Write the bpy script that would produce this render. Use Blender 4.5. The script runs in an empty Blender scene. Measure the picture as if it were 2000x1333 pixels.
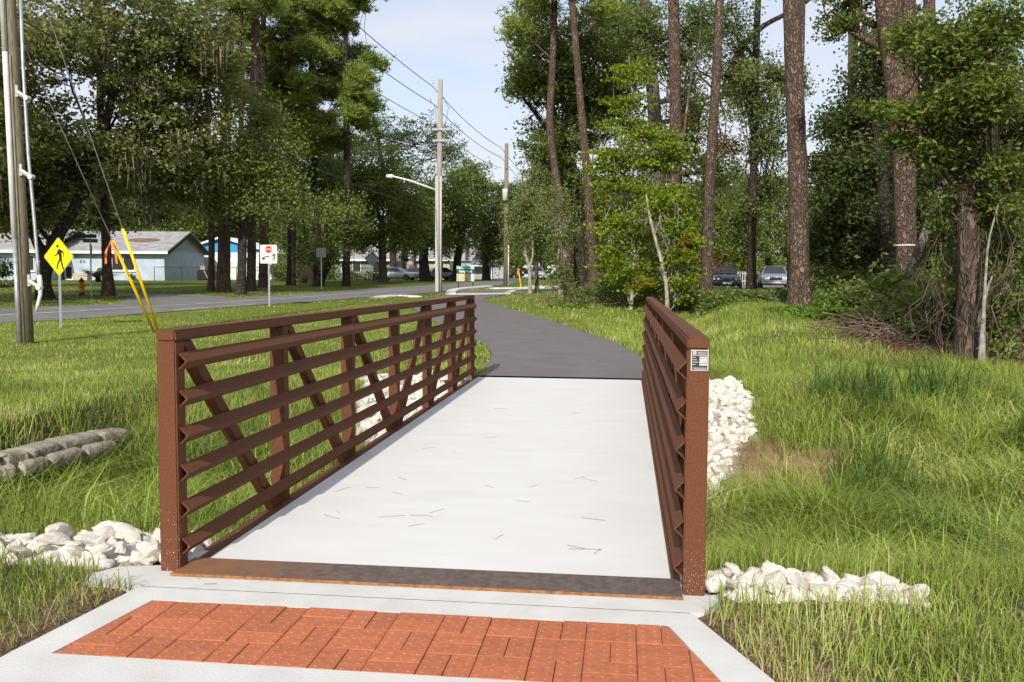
import bpy, bmesh, math, random
import numpy as np
from mathutils import Vector, Matrix
rng = np.random.default_rng(7); random.seed(7)
scn = bpy.context.scene; COL = scn.collection

# ------------------------------------------------------------------ camera, sky, sun, exposure
F, PT, YW, RL = 1800.0, .0695, .1223, .0056
CX, CY, CZ = .9416, -4.2203, 1.4555
CAM = np.array([CX, CY, CZ])
fw = np.array([-math.sin(YW)*math.cos(PT), math.cos(YW)*math.cos(PT), -math.sin(PT)])
r0 = np.array([math.cos(YW), math.sin(YW), 0.]); u0 = np.cross(r0, fw)
RT = r0*math.cos(RL)+u0*math.sin(RL); UP = -r0*math.sin(RL)+u0*math.cos(RL)
cam = bpy.data.cameras.new('camera'); camo = bpy.data.objects.new('camera', cam); COL.objects.link(camo)
camo.matrix_world = Matrix(((RT[0], UP[0], -fw[0], CX), (RT[1], UP[1], -fw[1], CY), (RT[2], UP[2], -fw[2], CZ), (0, 0, 0, 1)))
cam.sensor_width = 36; cam.lens = F/2000*36; cam.clip_end = 2000; cam.clip_start = .05
scn.camera = camo
SUN = Vector((-.12, -1.57, 1.0)).normalized()
world = bpy.data.worlds.new('World'); scn.world = world; world.use_nodes = True
nt = world.node_tree; nt.nodes.clear()
def nn(nt, t, **k):
    n = nt.nodes.new(t)
    for a, b in k.items(): setattr(n, a, b)
    return n
sky = nn(nt, 'ShaderNodeTexSky', sky_type='NISHITA', sun_disc=False, sun_elevation=math.asin(SUN.z), sun_rotation=math.pi, air_density=1.0, dust_density=1.5, ozone_density=1.0)
bg = nn(nt, 'ShaderNodeBackground'); bg.inputs[1].default_value = .13
outw = nn(nt, 'ShaderNodeOutputWorld')
tc = nn(nt, 'ShaderNodeTexCoord'); mp = nn(nt, 'ShaderNodeMapping'); mp.inputs['Scale'].default_value = (1.6, 1.6, 6.0)
mp.inputs['Rotation'].default_value = (.12, .1, .3)
no = nn(nt, 'ShaderNodeTexNoise'); no.inputs['Scale'].default_value = 2.2; no.inputs['Detail'].default_value = 7; no.inputs['Roughness'].default_value = .55
rp = nn(nt, 'ShaderNodeValToRGB'); rp.color_ramp.elements[0].position = .34; rp.color_ramp.elements[1].position = .62
rp.color_ramp.elements[0].color = (.42, .42, .42, 1); rp.color_ramp.elements[1].color = (.95, .95, .95, 1)
mx = nn(nt, 'ShaderNodeMixRGB'); mx.inputs[2].default_value = (4.7, 4.8, 5.35, 1)
L = nt.links.new
L(tc.outputs['Generated'], mp.inputs[0]); L(mp.outputs[0], no.inputs[0]); L(no.outputs[0], rp.inputs[0]); L(rp.outputs[0], mx.inputs[0])
L(sky.outputs[0], mx.inputs[1]); L(mx.outputs[0], bg.inputs[0]); L(bg.outputs[0], outw.inputs[0])
sun = bpy.data.lights.new('sun', 'SUN'); sun.energy = 3.9; sun.angle = math.radians(.55); sun.color = (1, .945, .85)
suno = bpy.data.objects.new('sun', sun); COL.objects.link(suno); suno.rotation_euler = SUN.to_track_quat('Z', 'Y').to_euler()
suno.location = (0, -20, 30)
scn.view_settings.view_transform = 'Standard'; scn.view_settings.look = 'None'; scn.view_settings.gamma = 1
scn.view_settings.use_curve_mapping = False; scn.view_settings.exposure = .43
scn.render.engine = 'CYCLES'; scn.cycles.use_denoising = True
try: scn.cycles.denoiser = 'OPENIMAGEDENOISE'
except Exception: pass
scn.cycles.max_bounces = 6; scn.cycles.diffuse_bounces = 3; scn.cycles.transmission_bounces = 4; scn.cycles.transparent_max_bounces = 4
scn.cycles.caustics_reflective = False; scn.cycles.caustics_refractive = False

# ------------------------------------------------------------------ terrain height and pixel helpers
_d = np.linspace(0, 600, 1201)
_b = np.interp(_d, [0, 26, 40, 50, 62, 85, 120, 200, 400], [0, 0, .22, .45, .66, .95, 1.1, 1.25, 1.35])
_r = np.interp(_d, [0, 13.5, 18, 23, 28, 50, 62, 85, 120, 200, 400], [0, 0, .26, .53, .66, .78, .84, .97, 1.1, 1.25, 1.35])
_k = np.ones(9)/9
_b = np.convolve(np.pad(_b, 4, 'edge'), _k, 'valid'); _r = np.convolve(np.pad(_r, 4, 'edge'), _k, 'valid')
def sst(a, b, x):
    t = np.clip((x-a)/(b-a), 0, 1); return t*t*(3-2*t)
def ditch(X, Y):
    yf = 8.5-1.0*sst(-2.2, -4.5, X)
    near = sst(.15, 2.5, Y); far = 1-sst(4.2, yf, Y)
    fac = np.where(Y > 2.2, 1-(1-sst(-5.15, -4.75, X))*sst(2.2, 3.4, Y), 1.)
    return near*far*fac*(1-sst(14, 26, np.abs(X)))
def H(X, Y):
    X = np.asarray(X, float); Y = np.asarray(Y, float)
    d = -(X-CX)*math.sin(YW)+(Y-CY)*math.cos(YW)
    b = np.interp(d, _d, _b); r = np.interp(d, _d, _r)
    w = sst(.8, 2.8, X-.08*Y)
    return b*(1-w)+r*w-.95*ditch(X, Y)-.02*(np.abs(Y-2) < 30)*sst(-5.5, -4.9, -np.abs(X+20))*0
def HZ(x, y): return float(H(x, y))
def Wd(lat, d): return (CX+lat*math.cos(YW)-d*math.sin(YW), CY+lat*math.sin(YW)+d*math.cos(YW))
def AT(px, py, d):
    return CAM+(fw*F+RT*(px-1000)-UP*(py-666.5))*d/F
def GP(px, py):
    v = fw*F+RT*(px-1000)-UP*(py-666.5); v = v/np.linalg.norm(v); t = 1.
    while t < 500:
        p = CAM+v*t
        if p[2] <= H(p[0], p[1]): break
        t *= 1.0015
    return CAM+v*t
def GD(px, d):          # ground point under pixel column px at depth d
    p = AT(px, 560, d); return np.array([p[0], p[1], HZ(p[0], p[1])])

# ------------------------------------------------------------------ materials
MATS = {}
def mat(name, c1, c2=None, rough=.8, scale=8., bump=0., bscale=None, metal=0., detail=5, stretch=(1, 1, 1), spec=.3, lo=.35, hi=.65, island=0.):
    m = bpy.data.materials.new(name); m.use_nodes = True; t = m.node_tree; b = t.nodes['Principled BSDF']
    b.inputs['Roughness'].default_value = rough; b.inputs['Metallic'].default_value = metal
    b.inputs['Specular IOR Level'].default_value = spec
    c2 = c2 or tuple(x*.75 for x in c1)
    co = nn(t, 'ShaderNodeTexCoord'); ma = nn(t, 'ShaderNodeMapping'); ma.inputs['Scale'].default_value = stretch
    n = nn(t, 'ShaderNodeTexNoise'); n.inputs['Scale'].default_value = scale; n.inputs['Detail'].default_value = detail
    r = nn(t, 'ShaderNodeValToRGB'); r.color_ramp.elements[0].position = lo; r.color_ramp.elements[1].position = hi
    r.color_ramp.elements[0].color = (*c2, 1); r.color_ramp.elements[1].color = (*c1, 1)
    k = t.links.new
    k(co.outputs['Object'], ma.inputs[0]); k(ma.outputs[0], n.inputs[0]); k(n.outputs[0], r.inputs[0])
    last = r.outputs[0]
    if island:
        g = nn(t, 'ShaderNodeNewGeometry'); hv = nn(t, 'ShaderNodeHueSaturation')
        mr = nn(t, 'ShaderNodeMapRange'); mr.inputs[3].default_value = 1-island; mr.inputs[4].default_value = 1+island
        k(g.outputs['Random Per Island'], mr.inputs[0]); k(mr.outputs[0], hv.inputs['Value']); k(last, hv.inputs['Color']); last = hv.outputs[0]
    k(last, b.inputs['Base Color'])
    if bump:
        n2 = nn(t, 'ShaderNodeTexNoise'); n2.inputs['Scale'].default_value = bscale or scale*4; n2.inputs['Detail'].default_value = 4
        bp = nn(t, 'ShaderNodeBump'); bp.inputs['Strength'].default_value = bump; bp.inputs['Distance'].default_value = .02
        k(ma.outputs[0], n2.inputs[0]); k(n2.outputs[0], bp.inputs['Height']); k(bp.outputs[0], b.inputs['Normal'])
    MATS[name] = m; return m
def barkmat(name, c1, c2, vs=11., st=(1, 1, .45)):
    m = mat(name, c1, tuple(x*.6 for x in c1), rough=.95, scale=9, stretch=st, spec=.1); t = m.node_tree; k = t.links.new; b = t.nodes['Principled BSDF']
    src = b.inputs['Base Color'].links[0].from_socket; ma = [n for n in t.nodes if n.type == 'MAPPING'][0]
    nz = nn(t, 'ShaderNodeTexNoise'); nz.inputs['Scale'].default_value = 4; nz.inputs['Detail'].default_value = 4
    av = nn(t, 'ShaderNodeVectorMath', operation='MULTIPLY_ADD'); av.inputs[1].default_value = (.5, .5, .5)
    k(ma.outputs[0], nz.inputs[0]); k(nz.outputs['Color'], av.inputs[0]); k(ma.outputs[0], av.inputs[2])
    v = nn(t, 'ShaderNodeTexVoronoi', feature='DISTANCE_TO_EDGE'); v.inputs['Scale'].default_value = vs; k(av.outputs[0], v.inputs['Vector'])
    r = nn(t, 'ShaderNodeMapRange'); r.inputs[1].default_value = -.04; r.inputs[2].default_value = .22; k(v.outputs[0], r.inputs[0])
    v2 = nn(t, 'ShaderNodeTexVoronoi'); v2.inputs['Scale'].default_value = vs; k(av.outputs[0], v2.inputs['Vector'])
    hs = nn(t, 'ShaderNodeHueSaturation'); mr = nn(t, 'ShaderNodeMapRange'); mr.inputs[3].default_value = .6; mr.inputs[4].default_value = 1.35; k(v2.outputs['Color'], mr.inputs[0]); k(mr.outputs[0], hs.inputs['Value']); k(src, hs.inputs['Color'])
    mm = nn(t, 'ShaderNodeMixRGB'); mm.inputs[1].default_value = (*c2, 1); k(r.outputs[0], mm.inputs[0]); k(hs.outputs[0], mm.inputs[2]); k(mm.outputs[0], b.inputs['Base Color'])
    bp = nn(t, 'ShaderNodeBump'); bp.inputs['Strength'].default_value = 1; bp.inputs['Distance'].default_value = .05; k(r.outputs[0], bp.inputs['Height']); k(bp.outputs[0], b.inputs['Normal'])
def leafmat(name, ca, cb, cc=None, trans=.46, patch=.6, rough=.5, amp=1.4):
    m = bpy.data.materials.new(name); m.use_nodes = True; t = m.node_tree; t.nodes.clear(); k = t.links.new
    o = nn(t, 'ShaderNodeOutputMaterial'); d = nn(t, 'ShaderNodeBsdfPrincipled'); d.inputs['Roughness'].default_value = rough
    d.inputs['Specular IOR Level'].default_value = .25
    tr = nn(t, 'ShaderNodeBsdfTranslucent'); ms = nn(t, 'ShaderNodeMixShader'); ms.inputs[0].default_value = trans
    g = nn(t, 'ShaderNodeNewGeometry'); r = nn(t, 'ShaderNodeValToRGB')
    r.color_ramp.elements[0].color = (*ca, 1); r.color_ramp.elements[1].color = (*cb, 1)
    if cc:
        e = r.color_ramp.elements.new(.9); e.color = (*cb, 1); r.color_ramp.elements[2].color = (*cc, 1)
    co = nn(t, 'ShaderNodeTexCoord'); n = nn(t, 'ShaderNodeTexNoise'); n.inputs['Scale'].default_value = patch; n.inputs['Detail'].default_value = 2
    mixv = nn(t, 'ShaderNodeMath', operation='MULTIPLY_ADD'); mixv.inputs[1].default_value = .62
    n2 = nn(t, 'ShaderNodeMath', operation='MULTIPLY_ADD'); n2.inputs[1].default_value = amp; n2.inputs[2].default_value = .19-amp/2
    k(co.outputs['Object'], n.inputs[0]); k(n.outputs[0], n2.inputs[0]); k(g.outputs['Random Per Island'], mixv.inputs[0]); k(n2.outputs[0], mixv.inputs[2])
    k(mixv.outputs[0], r.inputs[0]); k(r.outputs[0], d.inputs['Base Color']); k(r.outputs[0], tr.inputs[0])
    k(d.outputs[0], ms.inputs[1]); k(tr.outputs[0], ms.inputs[2]); k(ms.outputs[0], o.inputs[0])
    MATS[name] = m; return m
M = MATS
mat('rust', (.145, .055, .024), (.088, .032, .014), rough=.75, scale=110, bump=.25, bscale=300, spec=.25)
# rusted post with concrete splatter spots
m = mat('rust_splatter', (.142, .053, .023), (.10, .036, .016), rough=.75, scale=110, bump=.25, bscale=300, spec=.25)
t = m.node_tree; k = t.links.new; b = t.nodes['Principled BSDF']; src = b.inputs['Base Color'].links[0].from_socket
co = nn(t, 'ShaderNodeTexCoord'); vo = nn(t, 'ShaderNodeTexNoise'); vo.inputs['Scale'].default_value = 125; vo.inputs['Detail'].default_value = 1
th = nn(t, 'ShaderNodeMath', operation='GREATER_THAN'); th.inputs[1].default_value = .69
sp = nn(t, 'ShaderNodeSeparateXYZ'); zz = nn(t, 'ShaderNodeMapRange'); zz.inputs[1].default_value = .12; zz.inputs[2].default_value = .5; zz.inputs[3].default_value = .0; zz.inputs[4].default_value = .12
sb = nn(t, 'ShaderNodeMath', operation='SUBTRACT')
k(co.outputs['Object'], vo.inputs[0]); k(co.outputs['Object'], sp.inputs[0]); k(sp.outputs[2], zz.inputs[0]); k(vo.outputs[0], sb.inputs[0]); k(zz.outputs[0], sb.inputs[1]); k(sb.outputs[0], th.inputs[0])
mm = nn(t, 'ShaderNodeMixRGB'); mm.inputs[2].default_value = (.6, .55, .5, 1); k(th.outputs[0], mm.inputs[0]); k(src, mm.inputs[1]); k(mm.outputs[0], b.inputs['Base Color'])
mat('rust_bright', (.34, .15, .05), (.18, .08, .035), rough=.8, scale=30, bump=.2)
# tread plate: dark worn steel, rusty toward one end
m = mat('tread_steel', (.135, .10, .085), (.085, .064, .055), rough=.6, scale=25, bump=.1)
t = m.node_tree; k = t.links.new; b = t.nodes['Principled BSDF']; src = b.inputs['Base Color'].links[0].from_socket
co = nn(t, 'ShaderNodeTexCoord'); sp = nn(t, 'ShaderNodeSeparateXYZ'); n = nn(t, 'ShaderNodeTexNoise'); n.inputs['Scale'].default_value = 6
ad = nn(t, 'ShaderNodeMath', operation='MULTIPLY_ADD'); ad.inputs[1].default_value = -1.0
mr = nn(t, 'ShaderNodeMapRange'); mr.inputs[1].default_value = .9; mr.inputs[2].default_value = 1.7
k(co.outputs['Object'], sp.inputs[0]); k(co.outputs['Object'], n.inputs[0]); k(sp.outputs[0], ad.inputs[0]); k(n.outputs[0], ad.inputs[2]); k(ad.outputs[0], mr.inputs[0])
mm = nn(t, 'ShaderNodeMixRGB'); mm.inputs[2].default_value = (.22, .105, .05, 1); k(mr.outputs[0], mm.inputs[0]); k(src, mm.inputs[1]); k(mm.outputs[0], b.inputs['Base Color'])
mat('deck_concrete', (.625, .622, .607), (.59, .585, .565), rough=.85, scale=1.6, bump=.12, bscale=120, stretch=(1, 3, 1), detail=8)
mat('concrete', (.56, .555, .535), (.50, .49, .465), rough=.88, scale=4, bump=.15, bscale=90, detail=8)
mat('concrete_white', (.66, .64, .60), (.5, .48, .44), rough=.88, scale=3, bump=.15, bscale=60)
mat('joint', (.10, .085, .07), rough=.95)
mat('joint_sand', (.30, .17, .11), (.18, .085, .05), rough=.95, scale=40)
m = mat('brick', (.43, .145, .068), (.36, .112, .052), rough=.85, scale=30, bump=.25, bscale=250)
t = m.node_tree; k = t.links.new; b = t.nodes['Principled BSDF']; src = b.inputs['Base Color'].links[0].from_socket
oi = nn(t, 'ShaderNodeObjectInfo'); hs = nn(t, 'ShaderNodeHueSaturation'); mr = nn(t, 'ShaderNodeMapRange'); mr.inputs[3].default_value = .9; mr.inputs[4].default_value = 1.08
k(oi.outputs['Random'], mr.inputs[0]); k(mr.outputs[0], hs.inputs['Value']); k(src, hs.inputs['Color']); k(hs.outputs[0], b.inputs['Base Color'])
mat('trail_asphalt', (.16, .146, .143), (.135, .122, .12), rough=.9, scale=1.5, bump=.35, bscale=220, detail=8)
mat('road_asphalt', (.19, .182, .18), (.135, .13, .13), rough=.9, scale=.8, bump=.2, bscale=60, detail=8)
mat('road_paint', (.6, .6, .56), (.42, .42, .4), rough=.8, scale=6)
mat('limestone', (.66, .63, .57), (.44, .38, .30), rough=.9, scale=9, bump=.5, bscale=28, lo=.3, hi=.56)
mat('old_concrete', (.34, .30, .24), (.17, .15, .115), rough=.95, scale=6, bump=.7, bscale=25)
barkmat('pine_bark', (.21, .15, .115), (.06, .042, .034))
barkmat('red_bark', (.205, .142, .108), (.065, .045, .036))
barkmat('brown_bark', (.15, .112, .085), (.055, .042, .034), 10, (1, 1, .18))
barkmat('oak_bark', (.085, .07, .055), (.03, .026, .021), 9)
mat('pale_bark', (.36, .33, .27), (.17, .15, .12), rough=.9, scale=8, bump=.4, stretch=(1, 1, .6))
barkmat('grey_bark', (.20, .175, .145), (.075, .066, .055), 9, (1, 1, .25))
mat('twig', (.19, .135, .095), (.09, .065, .048), rough=.95, scale=3, island=.4)
mat('needle', (.34, .22, .14), (.22, .14, .09), rough=.9)
mat('pine_straw', (.25, .13, .075), (.15, .08, .045), rough=.95, scale=3, island=.5)
mat('moss', (.20, .17, .12), (.12, .10, .075), rough=.95, scale=2, island=.3)
mat('pole_wood', (.25, .215, .15), (.14, .12, .08), rough=.95, scale=6, bump=.5, bscale=12, stretch=(6, 6, .35))
mat('pole_grey', (.36, .33, .29), (.25, .22, .19), rough=.95, scale=6, bump=.4, bscale=12, stretch=(6, 6, .35))
mat('pvc', (.62, .62, .60), (.5, .5, .48), rough=.45, scale=3)
mat('galvanised', (.42, .44, .46), (.3, .31, .33), rough=.45, metal=.6, scale=10)
mat('wire', (.05, .05, .05), rough=.7)
mat('guy_steel', (.30, .31, .32), rough=.5, metal=.6)
mat('yellow_plastic', (.82, .58, .01), (.72, .46, .01), rough=.45, scale=4)
mat('orange_ribbon', (.85, .22, .05), rough=.6)
mat('sign_yellow', (.80, .74, .005), (.74, .68, .005), rough=.4, scale=2)
mat('sign_yellow_pale', (.82, .80, .10), rough=.4)
mat('sign_black', (.02, .02, .015), rough=.5)
mat('sign_white', (.62, .62, .60), (.55, .55, .53), rough=.45)
mat('sign_red', (.55, .02, .02), rough=.45)
mat('sign_grey', (.45, .45, .44), rough=.5)
mat('sign_green', (.01, .12, .06), rough=.45)
mat('plaque_dark', (.045, .045, .05), rough=.4, metal=.2)
mat('plaque_light', (.72, .70, .64), rough=.4)
mat('white_paint', (.75, .75, .74), (.66, .66, .66), rough=.6, scale=2)
mat('blue_wall', (.43, .50, .58), (.36, .43, .51), rough=.8, scale=1.2, bump=.15, bscale=20)
mat('gable_grey', (.36, .38, .41), rough=.8)
mat('roof_grey', (.33, .33, .335), (.22, .22, .22), rough=.92, scale=1.4, bump=.25, bscale=14, detail=8)
mat('rusty_patch', (.20, .12, .085), (.14, .08, .06), rough=.95, scale=3)
mat('bright_blue', (.05, .30, .58), rough=.7)
mat('dark_glass', (.02, .025, .03), rough=.12, spec=.6)
mat('dark_iron', (.03, .03, .032), rough=.6)
mat('dark_stuff', (.02, .02, .022), (.012, .012, .014), rough=.8)
mat('green_wall', (.20, .23, .19), rough=.85)
mat('pink_wall', (.50, .40, .38), rough=.85)
mat('tan_wall', (.5, .42, .33), rough=.85)
mat('hydrant_paint', (.55, .22, .02), (.42, .16, .02), rough=.55, scale=6)
mat('hydrant_dark', (.025, .035, .025), rough=.6)
mat('car_navy', (.018, .026, .05), (.016, .023, .045), rough=.22, spec=.6)
mat('car_silver', (.30, .34, .42), (.28, .32, .40), rough=.25, spec=.6, metal=.3)
mat('car_white', (.55, .57, .6), rough=.3, spec=.5)
mat('car_grey', (.2, .22, .25), rough=.3, spec=.5, metal=.3)
mat('tyre', (.02, .02, .02), rough=.85)
mat('chrome', (.65, .66, .68), rough=.18, metal=.9)
mat('lamp_glass', (.55, .58, .6), rough=.1, spec=.8)
mat('teal', (.10, .52, .44), rough=.5); mat('teal_light', (.30, .72, .62), rough=.5); mat('navy_panel', (.035, .07, .09), rough=.5)
mat('cream', (.66, .60, .42), rough=.5); mat('cream_dark', (.58, .53, .35), rough=.5); mat('sign_gold', (.72, .42, .02), rough=.5); mat('sign_orange', (.65, .20, .03), rough=.5)
mat('sign_blue', (.16, .45, .72), rough=.5); mat('sign_aqua', (.15, .55, .48), rough=.5)
mat('lichen', (.33, .32, .29), (.16, .145, .12), rough=.95, scale=14, bump=.5, stretch=(1, 1, .5))
leafmat('leaf_oak', (.078, .118, .03), (.235, .29, .075))
leafmat('leaf_liveoak', (.105, .122, .04), (.32, .34, .105), patch=.35)
leafmat('leaf_street', (.10, .145, .034), (.29, .35, .08), patch=.4)
leafmat('leaf_pine', (.13, .19, .04), (.33, .40, .07), (.42, .43, .08), patch=.3)
leafmat('leaf_gum', (.09, .165, .016), (.30, .37, .028), (.55, .45, .03), trans=.45, patch=.5)
leafmat('leaf_yellow', (.13, .17, .012), (.40, .32, .02), trans=.45)
leafmat('leaf_autumn', (.12, .06, .02), (.20, .14, .03), trans=.4)
leafmat('leaf_young', (.11, .15, .04), (.27, .31, .09), trans=.4)
leafmat('leaf_dark', (.052, .08, .027), (.16, .20, .058))
leafmat('leaf_near', (.05, .085, .016), (.22, .27, .045), trans=.4, patch=.8)
leafmat('leaf_shrub', (.06, .13, .018), (.18, .30, .035), trans=.4)
leafmat('leaf_bush', (.08, .125, .03), (.24, .30, .07))
leafmat('leaf_far', (.10, .14, .03), (.25, .30, .065), patch=.15)
leafmat('grass_blade', (.14, .195, .032), (.36, .45, .08), (.54, .52, .22), trans=.35, patch=.8, rough=.55, amp=2.3)
leafmat('grass_tall', (.05, .10, .02), (.15, .23, .05), trans=.35, patch=.5)
leafmat('grass_dry', (.28, .21, .10), (.54, .45, .24), trans=.25)

# ------------------------------------------------------------------ builders
def link(o): COL.objects.link(o); return o
def tag(o, label=None, cat=None, group=None, kind=None):
    if label: o['label'] = label
    if cat: o['category'] = cat
    if group: o['group'] = group
    if kind: o['kind'] = kind
    return o
def empty(name, loc, label, cat, group=None, rz=0):
    o = link(bpy.data.objects.new(name, None)); o.location = [float(x) for x in loc]; o.rotation_euler = (0, 0, rz); o.empty_display_size = .2
    return tag(o, label, cat, group)
def npmesh(name, V, Fc, m, smooth=False):
    """V (n,3); Fc: (k,3|4) int array or list of arrays with different widths"""
    me = bpy.data.meshes.new(name); Fs = Fc if isinstance(Fc, list) else [Fc]
    Fs = [np.asarray(f, np.int32) for f in Fs if len(f)]
    me.vertices.add(len(V)); me.vertices.foreach_set('co', np.asarray(V, np.float32).ravel())
    nl = sum(f.size for f in Fs); me.loops.add(nl); me.loops.foreach_set('vertex_index', np.concatenate([f.ravel() for f in Fs]))
    tot = np.concatenate([np.full(len(f), f.shape[1], np.int32) for f in Fs]); st = np.concatenate([[0], np.cumsum(tot)[:-1]]).astype(np.int32)
    me.polygons.add(len(tot)); me.polygons.foreach_set('loop_start', st)
    if smooth: me.polygons.foreach_set('use_smooth', np.ones(len(tot), bool))
    me.update(calc_edges=True); me.materials.append(M[m] if isinstance(m, str) else m); return me
def mobj(name, me, parent=None, loc=None):
    o = link(bpy.data.objects.new(name, me))
    if parent: o.parent = parent
    if loc is not None: o.location = [float(x) for x in loc]
    return o
class MB:
    def __init__(s): s.v = []; s.f = []
    def add(s, V, Fc):
        n = len(s.v); s.v += [tuple(map(float, p)) for p in V]; s.f += [tuple(i+n for i in f) for f in Fc]; return s
    def box(s, x0, x1, y0, y1, z0, z1):
        return s.add([(x0, y0, z0), (x1, y0, z0), (x1, y1, z0), (x0, y1, z0), (x0, y0, z1), (x1, y0, z1), (x1, y1, z1), (x0, y1, z1)],
                     [(0, 3, 2, 1), (4, 5, 6, 7), (0, 1, 5, 4), (1, 2, 6, 5), (2, 3, 7, 6), (3, 0, 4, 7)])
    def prism(s, poly, a, b, axis='z'):
        n = len(poly); P = []
        for h in (a, b):
            for p in poly: P.append({'z': (p[0], p[1], h), 'y': (p[0], h, p[1]), 'x': (h, p[0], p[1])}[axis])
        return s.add(P, [tuple(range(n))[::-1], tuple(range(n, 2*n))]+[(i, (i+1) % n, n+(i+1) % n, n+i) for i in range(n)])
    def tube(s, pts, rad, n=8, cap=True):
        pts = np.asarray(pts, float); rad = np.broadcast_to(np.asarray(rad, float), (len(pts),)); V, Fc = tube_np(pts, rad, n)
        V = V.tolist(); Fc = [tuple(f) for f in Fc.tolist()]
        if cap: Fc += [tuple(range(n))[::-1], tuple(range(n*(len(pts)-1), n*len(pts)))]
        return s.add(V, Fc)
    def lathe(s, prof, n=16, c=(0, 0, 0)):
        V = [(c[0]+r*math.cos(2*math.pi*j/n), c[1]+r*math.sin(2*math.pi*j/n), c[2]+z) for r, z in prof for j in range(n)]
        Fc = [(i*n+j, i*n+(j+1) % n, (i+1)*n+(j+1) % n, (i+1)*n+j) for i in range(len(prof)-1) for j in range(n)]
        Fc += [tuple(range(n))[::-1], tuple(range(n*(len(prof)-1), n*len(prof)))]
        return s.add(V, Fc)
    def build(s, name, m, parent=None, bevel=0, smooth=False, label=None):
        me = bpy.data.meshes.new(name); me.from_pydata(s.v, [], s.f); me.materials.append(M[m])
        if bevel or 1:
            bm = bmesh.new(); bm.from_mesh(me); bmesh.ops.recalc_face_normals(bm, faces=bm.faces)
            if bevel: bmesh.ops.bevel(bm, geom=[e for e in bm.edges if e.calc_face_angle(0) > .6], offset=bevel, segments=2, affect='EDGES', clamp_overlap=True)
            bm.to_mesh(me); bm.free()
        if smooth: me.polygons.foreach_set('use_smooth', np.ones(len(me.polygons), bool))
        o = mobj(name, me, parent)
        if label: o['label'] = label
        return o
def tube_np(pts, rad, n=8):
    T = np.gradient(pts, axis=0); T /= np.linalg.norm(T, axis=1)[:, None]+1e-9
    ref = np.array([0, 0, 1.]) if abs(T[0][2]) < .8 else np.array([1., 0, 0])
    A = np.cross(T, ref); A /= np.linalg.norm(A, axis=1)[:, None]+1e-9; B = np.cross(T, A)
    an = np.arange(n)*2*math.pi/n
    V = pts[:, None]+rad[:, None, None]*(np.cos(an)[None, :, None]*A[:, None]+np.sin(an)[None, :, None]*B[:, None])
    i = np.arange(len(pts)-1)[:, None]*n; j = np.arange(n)[None]; jn = (j+1) % n
    return V.reshape(-1, 3), np.stack([i+j, i+jn, i+n+jn, i+n+j], -1).reshape(-1, 4)
def tubes_mesh(name, paths, m, n=6, smooth=True):
    Vs = []; Fs = []; c = 0
    for pts, rad in paths:
        pts = np.asarray(pts, float); V, Fc = tube_np(pts, np.broadcast_to(np.asarray(rad, float), (len(pts),)).astype(float), n)
        Vs.append(V); Fs.append(Fc+c); c += len(V)
    return npmesh(name, np.concatenate(Vs), np.concatenate(Fs), m, smooth)
def unit(v): return v/(np.linalg.norm(v, axis=-1, keepdims=True)+1e-9)
def leaves(Cn, Ln, Wn, upb=.35, droop=0.):
    N = len(Cn); u = rng.normal(size=(N, 3)); u[:, 2] = u[:, 2]*.6-droop; u = unit(u)
    nrm = rng.normal(size=(N, 3)); nrm[:, 2] = np.abs(nrm[:, 2])+upb; v = unit(np.cross(nrm, u)); Ln = np.broadcast_to(Ln, (N,))*rng.uniform(.7, 1.25, N); Wn = np.broadcast_to(Wn, (N,))*rng.uniform(.8, 1.2, N)
    a = u*Ln[:, None]/2; b_ = v*Wn[:, None]/2
    V = np.stack([Cn+a, Cn+b_-a*.1, Cn-a, Cn-b_-a*.1], 1).reshape(-1, 3)
    return V, np.arange(4*N).reshape(-1, 4)
fh = np.array([-math.sin(YW), math.cos(YW), 0.])
def clump_pts(ells, nc, nl, cr, surf=.45, flat=.55):
    """ells: (px,py,d,rx_px,ry_px,rdepth) -> leaf centres in clumps, and the clump centres"""
    w = np.array([e[3]*e[4]*(e[2]**2) for e in ells], float)**.75; w /= w.sum(); out = []; cc = []
    for e, wi in zip(ells, w):
        k_ = max(2, int(round(nc*wi))); c = AT(e[0], e[1], e[2]); s = e[2]/F
        rd = e[5] if len(e) > 5 else e[3]*s
        u = unit(rng.normal(size=(k_, 3)))*rng.uniform(0, 1, (k_, 1))**surf
        u *= rng.uniform(.85, 1.12, (k_, 1))
        P = c+u[:, :1]*e[3]*s*r0+u[:, 1:2]*rd*fh+u[:, 2:]*e[4]*s*np.array([0, 0, 1.])
        cc.append(P)
        sc = cr*rng.uniform(.6, 1.35, (k_, 1, 1))
        q = rng.normal(size=(k_, nl, 3))*sc*np.array([1, 1, flat])*.55
        out.append((P[:, None]+q).reshape(-1, 3))
    return np.concatenate(out), np.concatenate(cc)
def wob(a, b, n=6, amp=.15):
    t = np.linspace(0, 1, n)[:, None]; p = a*(1-t)+b*t; L_ = np.linalg.norm(b-a)
    p[1:-1] += rng.normal(size=(n-2, 3))*amp*L_*.18; return p
def trunk_path(pts, d, base=True):
    P = [AT(x, y, d) for x, y in pts]
    if base:
        x, y, z = P[0]; P[0] = np.array([x, y, HZ(x, y)-.12])
    P = np.array(P); n = len(P); tt = np.linspace(0, n-1, (n-1)*5+1); out = np.stack([np.interp(tt, range(n), P[:, i]) for i in range(3)], 1)
    k_ = np.array([1, 2, 1])/4
    for _ in range(2):
        out[1:-1] = np.stack([np.convolve(out[:, i], k_, 'valid') for i in range(3)], 1)
    return out
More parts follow.
